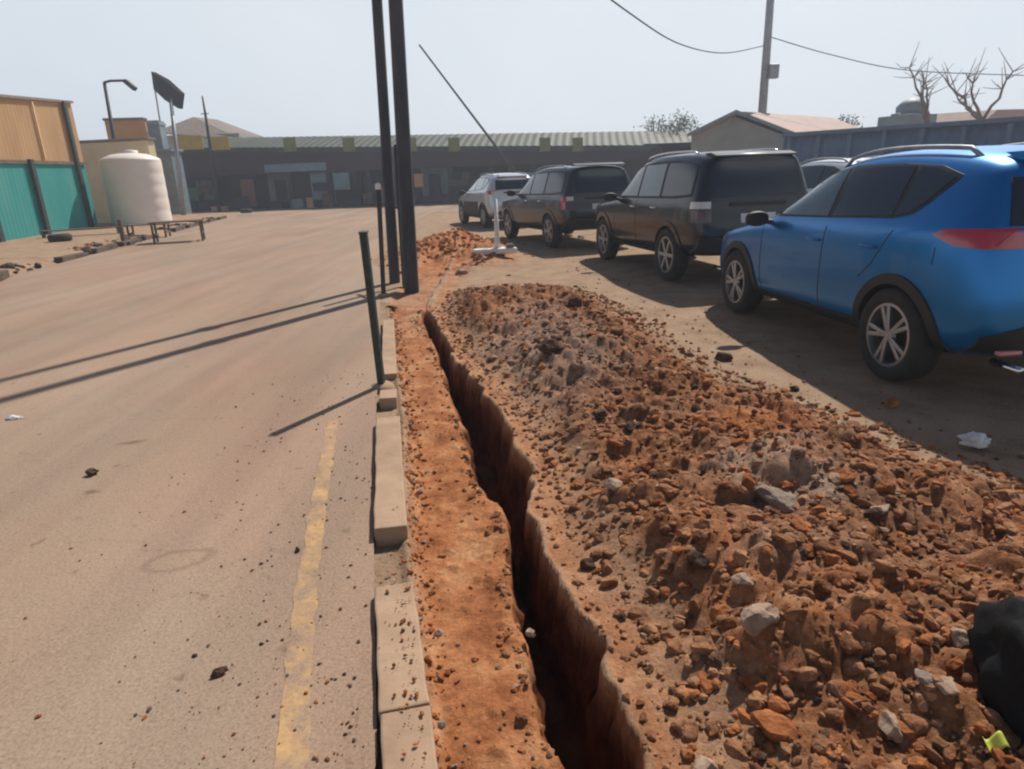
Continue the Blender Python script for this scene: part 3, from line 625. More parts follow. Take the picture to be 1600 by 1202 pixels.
# ------------------------------------------------------------------ vehicles
def body_mesh(st, rows_fn, axles, wr_, subd=2):
    bm = bmesh.new(); rings = []
    for s in st:
        L = rows_fn(s); ring = L+[(x, -y, z_) for x, y, z_ in L[-2:0:-1]]
        rings.append([bm.verts.new(p_) for p_ in ring])
    n = len(rings[0]); h = (n+2)//2
    for a_, b2 in zip(rings, rings[1:]):
        for k in range(n): bm.faces.new((a_[k], b2[k], b2[(k+1) % n], a_[(k+1) % n]))
    for rg, fl in ((rings[0], 0), (rings[-1], 1)):
        for k in range(h-1):
            a_, b2, c2, d2 = rg[k], rg[k+1], rg[(n-k-1) % n], rg[(n-k) % n]
            vs_ = []
            for v in (a_, b2, c2, d2):
                if v not in vs_: vs_.append(v)
            try: bm.faces.new(vs_ if fl else vs_[::-1])
            except ValueError: pass
    bmesh.ops.recalc_face_normals(bm, faces=bm.faces)
    me_ = bpy.data.meshes.new('tmp'); bm.to_mesh(me_); bm.free(); o = bpy.data.objects.new('tmp', me_); COL.objects.link(o)
    m_ = o.modifiers.new('s', 'SUBSURF'); m_.levels = subd; m_.render_levels = subd
    dg = bpy.context.evaluated_depsgraph_get(); full = bpy.data.meshes.new_from_object(o.evaluated_get(dg))
    # wheel wells
    cb = bmesh.new()
    for ax in axles:
        for sgn in (1, -1):
            lathe_m = Matrix.Translation((ax, sgn*.87, wr_*.97)) @ Matrix.Rotation(R(90), 4, 'X')
            bmesh.ops.create_cone(cb, cap_ends=True, segments=48, radius1=wr_*1.13, radius2=wr_*1.13, depth=.62, matrix=lathe_m)
    cme = bpy.data.meshes.new('cut'); cb.to_mesh(cme); cb.free(); co_ = bpy.data.objects.new('cut', cme); COL.objects.link(co_)
    o.modifiers.clear(); old = o.data; o.data = full; bm_ = o.modifiers.new('b', 'BOOLEAN'); bm_.object = co_; bm_.operation = 'DIFFERENCE'; bm_.solver = 'EXACT'
    dg = bpy.context.evaluated_depsgraph_get(); dg.update(); cut = bpy.data.meshes.new_from_object(o.evaluated_get(dg))
    bpy.data.objects.remove(o); bpy.data.objects.remove(co_)
    tb = bmesh.new(); tb.from_mesh(full); bvh = BVHTree.FromBMesh(tb); tb.free()
    return cut, bvh
def patch(bvh, out, axis, off=.004, step=.05, skirt=.012, sgn=1):
    """conforming panel: outline in side (x,z), rear/front (y,z) or top (x,y) view, thrown onto the body"""
    bm = bmesh.new(); f = bm.faces.new([bm.verts.new((p_[0], p_[1], 0)) for p_ in out])
    for k in (0, 1):
        lo = min(p_[k] for p_ in out); hi = max(p_[k] for p_ in out); t_ = lo+step
        while t_ < hi-1e-4:
            no = [0, 0, 0]; no[k] = 1; co = [0, 0, 0]; co[k] = t_
            bmesh.ops.bisect_plane(bm, geom=bm.verts[:]+bm.edges[:]+bm.faces[:], plane_co=co, plane_no=no); t_ += step
    for v in bm.verts:
        u, w, _ = v.co
        if axis == 'side': o, d = Vector((u, 3*sgn, w)), Vector((0, -sgn, 0))
        elif axis == 'end': o, d = Vector((4*sgn, u, w)), Vector((-sgn, 0, 0))
        else: o, d = Vector((u, w, 4)), Vector((0, 0, -1))
        hit, nn, _, _ = bvh.ray_cast(o, d)
        if hit is None: hit = bvh.find_nearest(Vector((u, .8*sgn, w)) if axis == 'side' else Vector((2.1*sgn, u, w)))[0]; nn = -d
        if nn.dot(d) > 0: nn = -nn
        v.co = hit+nn*off-d*0; v.normal = nn
    bedge = [e for e in bm.edges if e.is_boundary]; r = bmesh.ops.extrude_edge_only(bm, edges=bedge)
    inward = {'side': Vector((0, -sgn, 0)), 'end': Vector((-sgn, 0, 0)), 'top': Vector((0, 0, -1))}[axis]
    for g_ in r['geom']:
        if isinstance(g_, bmesh.types.BMVert): g_.co += inward*(skirt+off)
    return bm
def ringpts(cx, cz, r0, r1, a0, a1, n=22):
    return [(cx+r1*math.cos(R(a0+(a1-a0)*k/n)), cz+r1*math.sin(R(a0+(a1-a0)*k/n))) for k in range(n+1)]+[(cx+r0*math.cos(R(a1+(a0-a1)*k/n)), cz+r0*math.sin(R(a1+(a0-a1)*k/n))) for k in range(n+1)]
def wheel(parent, x, y, r, w, sgn, spokes):
    mt_ = Matrix.Translation((x, y, r)) @ Matrix.Rotation(R(-90*sgn), 4, 'X')      # +z of lathe points outward
    bm = bmesh.new(); rr = r*.67
    lathe(bm, [(rr, w*.42), (r*.80, w*.5), (r*.93, w*.48), (r*.985, w*.38), (r, w*.2), (r, -w*.2), (r*.985, -w*.38), (r*.9, -w*.5), (rr, -w*.45)], 48, mt_, True)
    t = bmobj('wheel', bm, M['rubber'], parent, True)
    bm = bmesh.new(); lathe(bm, [(rr+.004, w*.44), (rr*.93, w*.45), (rr*.90, w*.30), (rr*.88, -w*.3), (rr+.004, -w*.44)], 48, mt_)
    for k in range(spokes):
        a_ = 2*math.pi*k/spokes
        for da_ in ((-.16, .16) if spokes == 5 else (0,)):
            c0 = Vector((math.cos(a_+da_*.6)*rr*.16, math.sin(a_+da_*.6)*rr*.16, w*.36)); c1 = Vector((math.cos(a_+da_)*rr*.93, math.sin(a_+da_)*rr*.93, w*.40))
            d_ = c1-c0; rot = Matrix.Rotation(math.atan2(d_.y, d_.x), 4, 'Z')
            bb_ = bmesh.new(); box(bb_, (0, 0, 0), (d_.length, .034 if spokes == 5 else .05, .03), bev=.006); tm = bpy.data.meshes.new('t'); bb_.to_mesh(tm); bb_.free()
            n0 = len(bm.verts); bm.from_mesh(tm); bm.verts.ensure_lookup_table()
            for v in bm.verts[n0:]: v.co = mt_ @ (Matrix.Translation((c0+c1)/2) @ rot @ v.co)
    lathe(bm, [(.001, w*.44), (rr*.15, w*.44), (rr*.2, w*.40), (rr*.24, w*.30)], 20, mt_)
    bmobj('rim', bm, M['alloy'], t)
    bm = bmesh.new(); lathe(bm, [(.001, w*.10), (rr*.87, w*.08), (rr*.87, -w*.1), (.001, -w*.12)], 32, mt_); bmobj('brake_disc', bm, M['blk'], t)
def rows(s, W=None):
    x0, x3, x5, x8, w, zb, zm, zbelt, zr, wr_ = s
    return [(x0, 0, zb), (x0, w*.80, zb), (x0, w*.96, zb+.10), (x3, w*1.0, zm), (x5, w*.985, zbelt-.07), (x5, w*.945, zbelt), (x8, wr_+.035, zr-.13), (x8, wr_-.05, zr-.028), (x8, wr_*.45, zr), (x8, 0, zr+.006)]
def densify(st):
    return st
def make_vehicle(name, spec, paint, label, pos, rz, cat='car', group=None):
    t = empty(name, pos, rz, label, cat, group)
    cut, bvh = body_mesh(spec['st'], rows, spec['ax'], spec['wr'])
    cut.materials.clear(); cut.materials.append(paint); cut.materials.append(M['blk'])
    wr_ = spec['wr']
    for p_ in cut.polygons:
        c = p_.center; d = min(math.hypot(c.x-a_, c.z-wr_*.97) for a_ in spec['ax'])
        p_.material_index = 1 if (d < wr_*1.135 and (abs(c.y) < .60 or abs(p_.normal.y) < .3) and c.z < wr_*2.2 and d > 0 and (abs(c.y) < .6 or abs(d-wr_*1.13) < .02)) or c.z < spec['st'][4][5]+.02 else 0
        p_.use_smooth = True
    cut.set_sharp_from_angle(angle=R(38))
    o = bpy.data.objects.new('body', cut); COL.objects.link(o); o.parent = t
    sides = (1, -1)
    for (nm, out, m, off) in spec['side']:
        for sg in sides:
            if nm == 'door_handle':
                xa_, xb_ = min(q_[0] for q_ in out), max(q_[0] for q_ in out); zm_ = sum(q_[1] for q_ in out)/len(out); P = []
                for k in range(9):
                    hit = bvh.ray_cast(Vector((xa_+(xb_-xa_)*k/8, 3*sg, zm_)), Vector((0, -sg, 0)))[0]; P.append(hit+Vector((0, sg*(.034 if 0 < k < 8 else -.01), 0)))
                hb = bmesh.new(); tube(hb, P, .013, 8); bmobj(nm, hb, M[m] if isinstance(m, str) else m, t, True); continue
            pb = patch(bvh, out, 'side', off, .05, .012, sg); ob = bmobj(nm, pb, M[m] if isinstance(m, str) else m, t, False)
            for pl in ob.data.polygons: pl.use_smooth = len(pl.vertices) > 0
            ob.data.set_sharp_from_angle(angle=R(35))
    for (nm, out, m, off, sg) in spec['end']:
        outs = [out]
        if min(p_[0] for p_ in out) > 0: outs.append([(-a_, b2) for a_, b2 in out][::-1])
        for ou in outs:
            pb = patch(bvh, ou, 'end', off, .06, .02, sg); ob = bmobj(nm, pb, M[m] if isinstance(m, str) else m, t)
            for pl in ob.data.polygons: pl.use_smooth = True
            ob.data.set_sharp_from_angle(angle=R(35))
    for (nm, out, m, off) in spec.get('top', []):
        ob = bmobj(nm, patch(bvh, out, 'top', off, .08, .02, 1), M[m], t, True); ob.data.set_sharp_from_angle(angle=R(40))
    for ax in spec['ax']:
        for sg in sides:
            wheel(t, ax, sg*(spec['W']-.115), wr_, .225, sg, spec['spokes'])
            if spec.get('clad', True):
                pb = patch(bvh, ringpts(ax, wr_*.97, wr_*1.12, wr_*1.12+.075, -8, 188), 'side', .014, .06, .03, sg); ob = bmobj('wheel_arch', pb, M['blk'] if spec.get('clad') != 'paint' else paint, t)
                for pl in ob.data.polygons: pl.use_smooth = True
                ob.data.set_sharp_from_angle(angle=R(40))
    # mirrors
    mxp, mz = spec['mirror']
    for sg in sides:
        bm = bmesh.new(); bmesh.ops.create_icosphere(bm, subdivisions=3, radius=1)
        for v in bm.verts:
            c = v.co; c.x = max(min(c.x, .7), -.55); v.co = Vector((mxp+c.x*.075, sg*(spec['W']+.10)+c.y*.12, mz+math.copysign(abs(c.z)**.7, c.z)*.075))
        mm = bmobj('mirror', bm, M['blk'] if spec.get('mblk', True) else paint, t, True)
        bm = bmesh.new(); tube(bm, [(mxp+.01, sg*(spec['W']-.12), mz-.04), (mxp, sg*(spec['W']+.02), mz-.03)], .025, 8); bmobj('mirror_arm', bm, M['blk'], mm, True)
    # roof rails
    if 'rail' in spec:
        xa, xb, ry, rz_ = spec['rail']
        for sg in sides:
            P = []
            for k in range(15):
                x_ = xa+(xb-xa)*k/14; hit = bvh.ray_cast(Vector((x_, sg*ry, 4)), Vector((0, 0, -1)))[0]; P.append(hit+Vector((0, 0, (.045 if 0 < k < 14 else -.01))))
            bm = bmesh.new(); tube(bm, P, .017, 8); bmobj('roof_rail', bm, M[spec.get('railm', 'galv')], t, True)
    if 'spoiler' in spec:
        xs_, zs_, hw_ = spec['spoiler']; bm = bmesh.new()
        prof = [(xs_+.22, zs_+.0), (xs_+.05, zs_+.004), (xs_-.10, zs_-.035), (xs_-.10, zs_-.055), (xs_+.1, zs_-.05)]
        quadstrip(bm, [Vector((x_, -hw_, z_)) for x_, z_ in prof], Vector((0, 2*hw_, 0))); bmobj('spoiler', bm, paint, t)
    # underside, bumpers, exhaust
    bm = bmesh.new(); xe = spec['st'][-1][1]; tube(bm, [(xe+.25, .50, .27), (xe+.02, .50, .265)], .028, 12); bmobj('exhaust', bm, M['chrome'], t, True)
    for (c, s, nm, m) in spec.get('boxes', []):
        for sg in ((1, -1) if c[1] else (1,)):
            bm = bmesh.new(); box(bm, (c[0], c[1]*sg, c[2]), s, bev=min(s)*.3); bmobj(nm, bm, M[m], t, True)
    return t, bvh
# station: x_bottom, x_mid, x_belt, x_roof, halfwidth, z_bottom, z_mid, z_belt, z_roof, half width of roof
soft = [
 (2.20, 2.27, 2.20, 2.16, .60, .26, .48, .72, .80, .52),
 (2.12, 2.16, 2.10, 2.04, .80, .23, .50, .82, .90, .66),
 (1.75, 1.78, 1.74, 1.68, .89, .22, .56, .92, 1.00, .74),
 (1.34, 1.34, 1.34, 1.26, .915, .23, .60, .99, 1.07, .78),
 (.92, .92, .95, .86, .92, .24, .60, 1.06, 1.13, .78),
 (.50, .50, .62, .16, .92, .24, .60, 1.09, 1.60, .60),
 (.05, .05, .05, -.22, .92, .24, .60, 1.12, 1.675, .635),
 (-.55, -.55, -.55, -.65, .92, .24, .61, 1.14, 1.695, .65),
 (-1.10, -1.10, -1.10, -1.15, .92, .24, .63, 1.155, 1.685, .645),
 (-1.60, -1.62, -1.60, -1.58, .925, .26, .66, 1.17, 1.655, .63),
 (-1.98, -2.02, -1.95, -1.86, .90, .30, .66, 1.18, 1.62, .60),
 (-2.20, -2.27, -2.12, -1.98, .80, .34, .64, 1.18, 1.57, .55),
 (-2.22, -2.31, -2.17, -2.02, .62, .36, .64, 1.16, 1.53, .48)]
SUV = dict(st=soft, ax=(1.36, -1.30), wr=.355, W=.925, spokes=5, mirror=(.70, 1.10), rail=(.05, -1.5, .55, 1.7), railm='galv', spoiler=(-1.84, 1.635, .50))
SUV['side'] = [
 ('window_trim', [(.84, 1.115), (.70, 1.20), (.40, 1.395), (.12, 1.525), (-.3, 1.58), (-.9, 1.585), (-1.3, 1.56), (-1.60, 1.50), (-1.56, 1.45), (-1.40, 1.31), (-1.28, 1.235), (-1.1, 1.20), (-.4, 1.165)], 'blk', .004),
 ('side_window', [(.70, 1.14), (.64, 1.205), (.38, 1.37), (.10, 1.50), (-.20, 1.545), (-.27, 1.17)], 'cglass', .008),
 ('side_window', [(-.34, 1.178), (-.28, 1.551), (-.85, 1.563), (-1.04, 1.56), (-1.08, 1.21)], 'glass', .008),
 ('quarter_window', [(-1.13, 1.22), (-1.10, 1.556), (-1.28, 1.542), (-1.54, 1.488), (-1.36, 1.32), (-1.26, 1.25)], 'glass', .008),
 ('sill_cladding', [(.93, .27), (.93, .37), (-.86, .40), (-.86, .29)], 'blk', .012),
 ('door_seam', [(.80, .40), (.805, 1.06), (.797, 1.06), (.790, .40)], 'blk', .0025),
 ('door_seam', [(-.30, .41), (-.31, 1.09), (-.318, 1.09), (-.309, .41)], 'blk', .0025),
 ('door_seam', [(-.86, .74), (-1.0, .86), (-1.17, 1.12), (-1.178, 1.12), (-1.008, .858), (-.868, .735)], 'blk', .0025),
 ('door_handle', [(-.08, .955), (-.08, .985), (-.26, .99), (-.26, .955)], SUV and M['blue'], .03),
 ('door_handle', [(-.86, .97), (-.86, 1.0), (-1.04, 1.005), (-1.04, .97)], M['blue'], .03),
 ('tail_lamp', [(-1.66, 1.12), (-1.80, 1.16), (-2.14, 1.175), (-2.20, 1.11), (-2.10, 1.05), (-1.92, 1.06)], 'red', .018),
  ('fuel_flap', [(-1.72, .92), (-1.72, 1.04), (-1.728, 1.04), (-1.728, .92)], 'blk', .002),
 ('headlamp', [(1.72, .90), (1.95, .86), (2.12, .80), (2.12, .72), (1.95, .76)], 'clear', .012),
]
SUV['end'] = [
 ('rear_window', [(-.66, 1.19), (-.60, 1.48), (.60, 1.48), (.66, 1.19)], 'glass', .008, -1),
 ('tail_lamp', [(.52, 1.08), (.58, 1.15), (.80, 1.16), (.80, 1.05), (.58, 1.05)], 'red', .016, -1),
 ('tailgate_garnish', [(-.4, 1.07), (-.4, 1.12), (.4, 1.12), (.4, 1.07)], 'chrome', .012, -1),
 ('number_plate', [(-.26, .80), (-.26, .92), (.26, .92), (.26, .80)], 'plate', .012, -1),
 ('bumper_cladding', [(-.76, .385), (-.76, .50), (-.5, .56), (.5, .56), (.76, .50), (.76, .385)], 'blk', .012, -1),
  ('rear_wiper', [(-.05, 1.20), (-.05, 1.215), (.36, 1.30), (.37, 1.285)], 'blk', .03, -1),
 ('windscreen', [(-.66, 1.13), (-.52, 1.56), (.52, 1.56), (.66, 1.13)], 'glass', .006, 1),
 ('grille', [(-.5, .62), (-.5, .72), (.5, .72), (.5, .62)], 'blk', .01, 1),
]
def squeeze(x, k=.78): return -1.3+(x+1.3)*k if x < -1.3 else x
SUV['st'] = [tuple(squeeze(v) if i < 4 else (v+.05*min(1, max(0, (-s_[1]-1.3)/.6)) if i == 9 else v) for i, v in enumerate(s_)) for s_ in soft]
SUV['side'] = [(n, [(squeeze(x), z_) for x, z_ in o], m, f) for n, o, m, f in SUV['side']]
SUV['boxes'] = [((-2.07, .62, .40), (.05, .16, .03), 'bumper_reflector', 'pink')]
def place(rear_px, front_px, ax_f, ax_r, W):
    """near-side wheel contacts -> position and heading of the vehicle origin"""
    r_ = G(*rear_px); f_ = G(*front_px); d = (f_-r_).normalized(); n_ = Vector((d.y, -d.x, 0))   # to the right of travel
    mid = (r_+f_)/2; o = mid-d*(ax_f+ax_r)/2+n_*W; return Vector((o.x, o.y, 0)), math.atan2(d.y, d.x)
pos, rz = place((1364, 590), (1146, 490), 1.36, -1.30, .925)
blue, _ = make_vehicle('suv', SUV, M['blue'], 'bright blue SUV parked nearest the camera, seen from its left rear', pos, rz, 'car', 'vehicles parked in a line on the lot')
def boxy(dz=0):
    return [
 (2.20, 2.32, 2.25, 2.20, .66, .34, .58, .86, .95, .58),
 (2.10, 2.20, 2.16, 2.10, .86, .33, .62, .98, 1.07, .72),
 (1.80, 1.82, 1.80, 1.75, .925, .33, .68, 1.04, 1.12, .78),
 (1.40, 1.40, 1.40, 1.35, .935, .34, .70, 1.09, 1.17, .80),
 (.95, .95, .95, .86, .935, .34, .70, 1.13, 1.21, .80),
 (.62, .62, .70, .32, .935, .34, .70, 1.14, 1.70, .66),
 (.20, .20, .20, .02, .935, .34, .70, 1.15, 1.80, .70),
 (-.5, -.5, -.5, -.55, .935, .34, .70, 1.16, 1.84, .72),
 (-1.2, -1.2, -1.2, -1.2, .935, .36, .72, 1.165, 1.84, .72),
 (-1.80, -1.84, -1.82, -1.80, .935, .38, .74, 1.17, 1.825, .71),
 (-2.15, -2.22, -2.17, -2.06, .92, .42, .72, 1.17, 1.80, .69),
 (-2.28, -2.36, -2.27, -2.16, .86, .44, .70, 1.16, 1.77, .65),
 (-2.29, -2.38, -2.29, -2.18, .70, .45, .70, 1.15, 1.74, .55)]
BOX = dict(st=boxy(), ax=(1.42, -1.40), wr=.39, W=.94, spokes=6, mirror=(.72, 1.18), rail=(.1, -1.75, .62, 1.85), railm='chrome', clad='paint', spoiler=(-2.08, 1.80, .6), mblk=True)
BOX['side'] = [
 ('window_trim', [(.88, 1.165), (.42, 1.58), (.20, 1.67), (-.5, 1.72), (-1.4, 1.72), (-2.0, 1.68), (-2.05, 1.24), (-1.6, 1.205), (-.5, 1.185)], 'blk', .004),
 ('side_window', [(.74, 1.20), (.38, 1.53), (.16, 1.63), (-.12, 1.67), (-.14, 1.21)], 'cglass', .008),
 ('side_window', [(-.21, 1.21), (-.19, 1.675), (-1.0, 1.69), (-1.02, 1.225)], 'cglass', .008),
 ('quarter_window', [(-1.10, 1.23), (-1.08, 1.69), (-1.5, 1.69), (-1.95, 1.66), (-2.0, 1.27), (-1.5, 1.235)], 'glass', .008),
 ('running_board', [(.95, .37), (.95, .43), (-.92, .45), (-.92, .39)], 'blk', .035),
 ('door_seam', [(.80, .46), (.83, 1.15), (.822, 1.15), (.792, .46)], 'blk', .0025),
 ('door_seam', [(-.17, .47), (-.17, 1.17), (-.178, 1.17), (-.178, .47)], 'blk', .0025),
 ('door_handle', [(.03, 1.03), (.03, 1.065), (-.15, 1.065), (-.15, 1.03)], 'chrome', .03),
 ('door_handle', [(-.82, 1.04), (-.82, 1.075), (-1.0, 1.075), (-1.0, 1.04)], 'chrome', .03),
 ('tail_lamp', [(-2.09, 1.08), (-2.08, 1.17), (-2.22, 1.17), (-2.24, 1.08)], 'clear', .014), ('lower_lamp', [(-2.12, .90), (-2.10, 1.06), (-2.24, 1.06), (-2.26, .90)], 'darkred', .012),
 ('headlamp', [(1.9, 1.0), (2.15, .96), (2.18, .82), (1.98, .84)], 'clear', .012),
]
BOX['end'] = [
 ('rear_window', [(-.64, 1.24), (-.60, 1.68), (.60, 1.68), (.64, 1.24)], 'glass', .008, -1),
 ('tail_lamp', [(.70, 1.08), (.69, 1.17), (.86, 1.17), (.86, 1.08)], 'clear', .012, -1), ('lower_lamp', [(.70, .90), (.69, 1.06), (.86, 1.06), (.86, .90)], 'darkred', .011, -1),
 ('tailgate_trim', [(-.42, 1.10), (-.42, 1.15), (.42, 1.15), (.42, 1.10)], 'blk', .014, -1),
 ('number_plate', [(-.26, .88), (-.26, 1.0), (.26, 1.0), (.26, .88)], 'plate', .012, -1),
 ('rear_bumper', [(-.84, .50), (-.84, .70), (.84, .70), (.84, .50)], 'blk', .035, -1),
 ('windscreen', [(-.70, 1.24), (-.60, 1.66), (.60, 1.66), (.70, 1.24)], 'glass', .006, 1),
 ('grille', [(-.5, .74), (-.5, .92), (.5, .92), (.5, .74)], 'blk', .01, 1),
]
pos, rz = place((1040, 440), (938, 405), 1.42, -1.40, .94)
make_vehicle('suv', BOX, M['blackpaint'], 'dark boxy SUV directly ahead of the blue one, with chrome roof rails', pos, rz, 'car', 'vehicles parked in a line on the lot')
B3 = dict(BOX); B3['st'] = [tuple(v*.965 if i > 4 else v for i, v in enumerate(s)) for s in boxy()]
B3['side'] = [(n, [(x, z_*.965) for x, z_ in o], ('red' if 'lamp' in n and m in ('darkred', 'clear') and n != 'headlamp' else m), f) for n, o, m, f in BOX['side'] if n != 'door_seam']
B3['end'] = [(n, [(x, z_*.965) for x, z_ in o], m, f, s) for n, o, m, f, s in BOX['end']]; B3['wr'] = .37; B3['spokes'] = 5; B3['railm'] = 'galv'; B3['rail'] = (.1, -1.75, .60, 1.8)
pos, rz = place((860, 388), (790, 372), 1.42, -1.40, .94)
make_vehicle('suv', B3, M['greypaint'], 'charcoal SUV third in the line, with a red tail lamp showing', pos, rz, 'car', 'vehicles parked in a line on the lot')
S4 = dict(SUV); T4 = None; S4['side'] = [(n, o, (M['silver'] if m is M['blue'] else m), f) for n, o, m, f in SUV['side']]
C4 = dict(S4); C4['side'] = [(n, o, (M['silver'] if n == 'door_handle' else ('paleglass' if m in ('cglass', 'glass') else m)), f) for n, o, m, f in S4['side']]; C4['top'] = [('roof_panel', [(.0, -.56), (-1.75, -.56), (-1.75, .56), (.0, .56)], 'silver', .01)]
p = G(770, 352); C4['side'] = [q_ for q_ in C4['side'] if 'seam' not in q_[0]]+[('lower_door', [(.93, .37), (.93, .80), (-.80, .82), (-.80, .37)], 'blk', .010)]; C4['end'] = [(n, o, ('clear' if 'lamp' in n else 'blk' if n == 'tailgate_garnish' else m), f, g_) for n, o, m, f, g_ in SUV['end']]
make_vehicle('crossover', C4, M['silver'], 'pale silver crossover with dark lower doors farthest up the line, partly behind the white stand', (p.x+.15, p.y+.4, 0), R(109), 'car', 'vehicles parked in a line on the lot')
p = A(1268, 300, 12.5); make_vehicle('crossover', S4, M['silver'], 'pale car showing only its roof between the dark and blue SUVs', (p.x+.55, 13.2, 0), R(97), 'car')

# ------------------------------------------------------------------ left side: fence, tank, wall, lamp, sign
f0, f1 = G(-60, 395), G(152, 347); f0 = Vector((f0.x, f0.y, 0)); f1 = Vector((f1.x, 29.5, 0)); 
f1.x = A(152, 347, 29.5).x
fd = (f1-f0); FL = fd.length; fa = math.atan2(fd.y, fd.x)
def zat(px, py, pt):  # height of pixel row at the distance of pt
    return A(px, py, pt.y).z
k20 = f0.lerp(f1, .38)
zt0 = zat(20, 148, G(20, 377)); zt1 = zat(110, 160, f1); zm0 = zat(20, 253, G(20, 377)); zm1 = zat(132, 256, f1)
t = empty('boundary_fence', f0, fa, 'tall sheet fence, tan above and teal below, with dark posts', 'fence')
def fz(s, a, b): # linear along the fence between the two measured spots
    s0 = (G(20, 377)-f0).length; return a+(b-a)*(s-s0)/(FL-s0)
def sheet(z0f, z1f, m, name, y=0):
    bm = bmesh.new(); n = 160; prev = None
    for k in range(n+1):
        s = FL*k/n; o = .004*(1 if (k//2) % 2 else -1)
        v = (bm.verts.new((s, y+o, z0f(s))), bm.verts.new((s, y+o, z1f(s))))
        if prev: bm.faces.new((prev[0], v[0], v[1], prev[1]))
        prev = v
    bmesh.ops.solidify(bm, geom=bm.faces[:], thickness=.012); bmobj(name, bm, m, t)
sheet(lambda s: -.1, lambda s: fz(s, zm0, zm1), M['teal'], 'lower_panel')
sheet(lambda s: fz(s, zm0, zm1)+.02, lambda s: fz(s, zt0, zt1), M['tanwall'], 'upper_panel')
bm = bmesh.new(); quadstrip(bm, [Vector((0, -.09, fz(0, zm0, zm1)-.05)), Vector((FL, -.09, fz(FL, zm0, zm1)-.05)), Vector((FL, -.09, fz(FL, zm0, zm1)+.06)), Vector((0, -.09, fz(0, zm0, zm1)+.06))], Vector((0, .05, 0))); bmobj('rail', bm, M['wood'], t)
bm = bmesh.new(); quadstrip(bm, [Vector((0, -.12, fz(0, zt0, zt1)-.04)), Vector((FL, -.12, fz(FL, zt0, zt1)-.04)), Vector((FL, -.12, fz(FL, zt0, zt1)+.05)), Vector((0, -.12, fz(0, zt0, zt1)+.05))], Vector((0, .22, 0))); bmobj('coping', bm, M['brownroof'], t)
def fence_s(px, py):  # where a sight line meets the fence plane
    d = ray(px, py); n_ = Vector((fd.y, -fd.x, 0)); tt = n_.dot(f0-CP)/n_.dot(d); h = CP+d*tt; return (Vector((h.x, h.y, 0))-f0).length
for px, py in ((56, 310), (128, 310), (-20, 320)):
    s = fence_s(px, py); bm = bmesh.new(); h = fz(s, zt0, zt1) if px > 100 else fz(s, zm0, zm1)+.1; box(bm, (s, -.13, h/2-.1), (.26, .12, h+.2), bev=.01); bmobj('post', bm, M['post'], t)
bm = bmesh.new(); s = fence_s(56, 200); box(bm, (s, -.07, (fz(s, zt0, zt1)+fz(s, zm0, zm1))/2), (.1, .05, fz(s, zt0, zt1)-fz(s, zm0, zm1)-.2)); bmobj('batten', bm, M['tanwall'], t)

# cream wall and tank
c = A(172, 300, 32); t = empty('cream_wall', (c.x, 32, 0), R(-8), 'cream rendered wall block between the fence and the white tank', 'wall')
zc = A(172, 222, 32).z
bm = bmesh.new(); box(bm, (.4, .3, zc/2), (3.9, .5, zc), bev=.02); bmobj('panel', bm, M['cream'], t)
bm = bmesh.new(); box(bm, (.4, .3, zc+.06), (4.05, .65, .12), bev=.02); bmobj('coping', bm, M['brownroof'], t)
c = A(217, 346, 29.5); r = (A(263, 290, 29.5).x-A(176, 290, 29.5).x)/2; zt = A(215, 247, 29.5).z
t = empty('water_tank', (c.x, 29.8, 0), 0, 'large off white plastic water tank with a domed lid', 'water tank')
bm = bmesh.new(); prof = [(.01, .12), (r*.97, .12), (r, .2)]
for k in range(5): prof += [(r, .2+zt*.9*(k/5)+.05), (r*1.0, .2+zt*.9*(k/5)+zt*.14), (r*.99, .2+zt*.9*(k/5)+zt*.16)]
prof += [(r, zt-.1), (r*.96, zt-.02), (r*.6, zt+.16), (r*.28, zt+.22), (r*.26, zt+.24)]
lathe(bm, prof, 48); bmobj('shell', bm, M['tank'], t, True)
bm = bmesh.new(); lathe(bm, [(r*.30, zt+.22), (r*.30, zt+.32), (.01, zt+.36)], 24); bmobj('lid', bm, M['tank'], t, True)
bm = bmesh.new(); box(bm, (0, 0, .05), (2*r+.5, 2*r+.5, .14), bev=.02); bmobj('plinth', bm, M['concrete'], t)
# orange wall piece behind tank
c = A(200, 225, 37); t = empty('low_building', (c.x, 37.2, 0), R(8), 'orange rendered block with a parapet behind the white tank', 'building')
zo = A(200, 188, 37).z
bm = bmesh.new(); box(bm, (0, 0, zo/2), (1.9, .5, zo), bev=.02); bmobj('wall', bm, M['orangewall'], t)
bm = bmesh.new(); box(bm, (0, 0, zo+.06), (2.0, .6, .12)); bmobj('parapet', bm, M['brownroof'], t)
bm = bmesh.new(); box(bm, (-.3, -.28, zo-1.6), (.7, .06, .9)); bmobj('window', bm, M['navy'], t)
# blue grey shed
c = A(247, 300, 41); zs = A(247, 188, 41).z; ws = A(272, 220, 41).x-A(222, 220, 41).x
t = empty('sheet_shed', (c.x, 41.4, 0), R(8), 'tall pale blue grey sheet shed behind the sign pole', 'shed')
bm = bmesh.new(); box(bm, (0, 0, zs/2), (ws*.8, 1.0, zs), bev=.02); bmobj('wall', bm, M['slate'], t)
bm = bmesh.new(); quadstrip(bm, [Vector((-ws*.42, -.6, zs-.05)), Vector((ws*.42, -.6, zs-.25)), Vector((ws*.42, -.6, zs-.1)), Vector((-ws*.42, -.6, zs+.1))], Vector((0, 1.2, 0))); bmobj('roof', bm, M['galv'], t)
for k in range(5):
    bm = bmesh.new(); box(bm, (-ws*.4+ws*.8*(k+.5)/5, -.515, zs/2), (.06, .04, zs-.5)); bmobj('rib', bm, M['slate'], t)
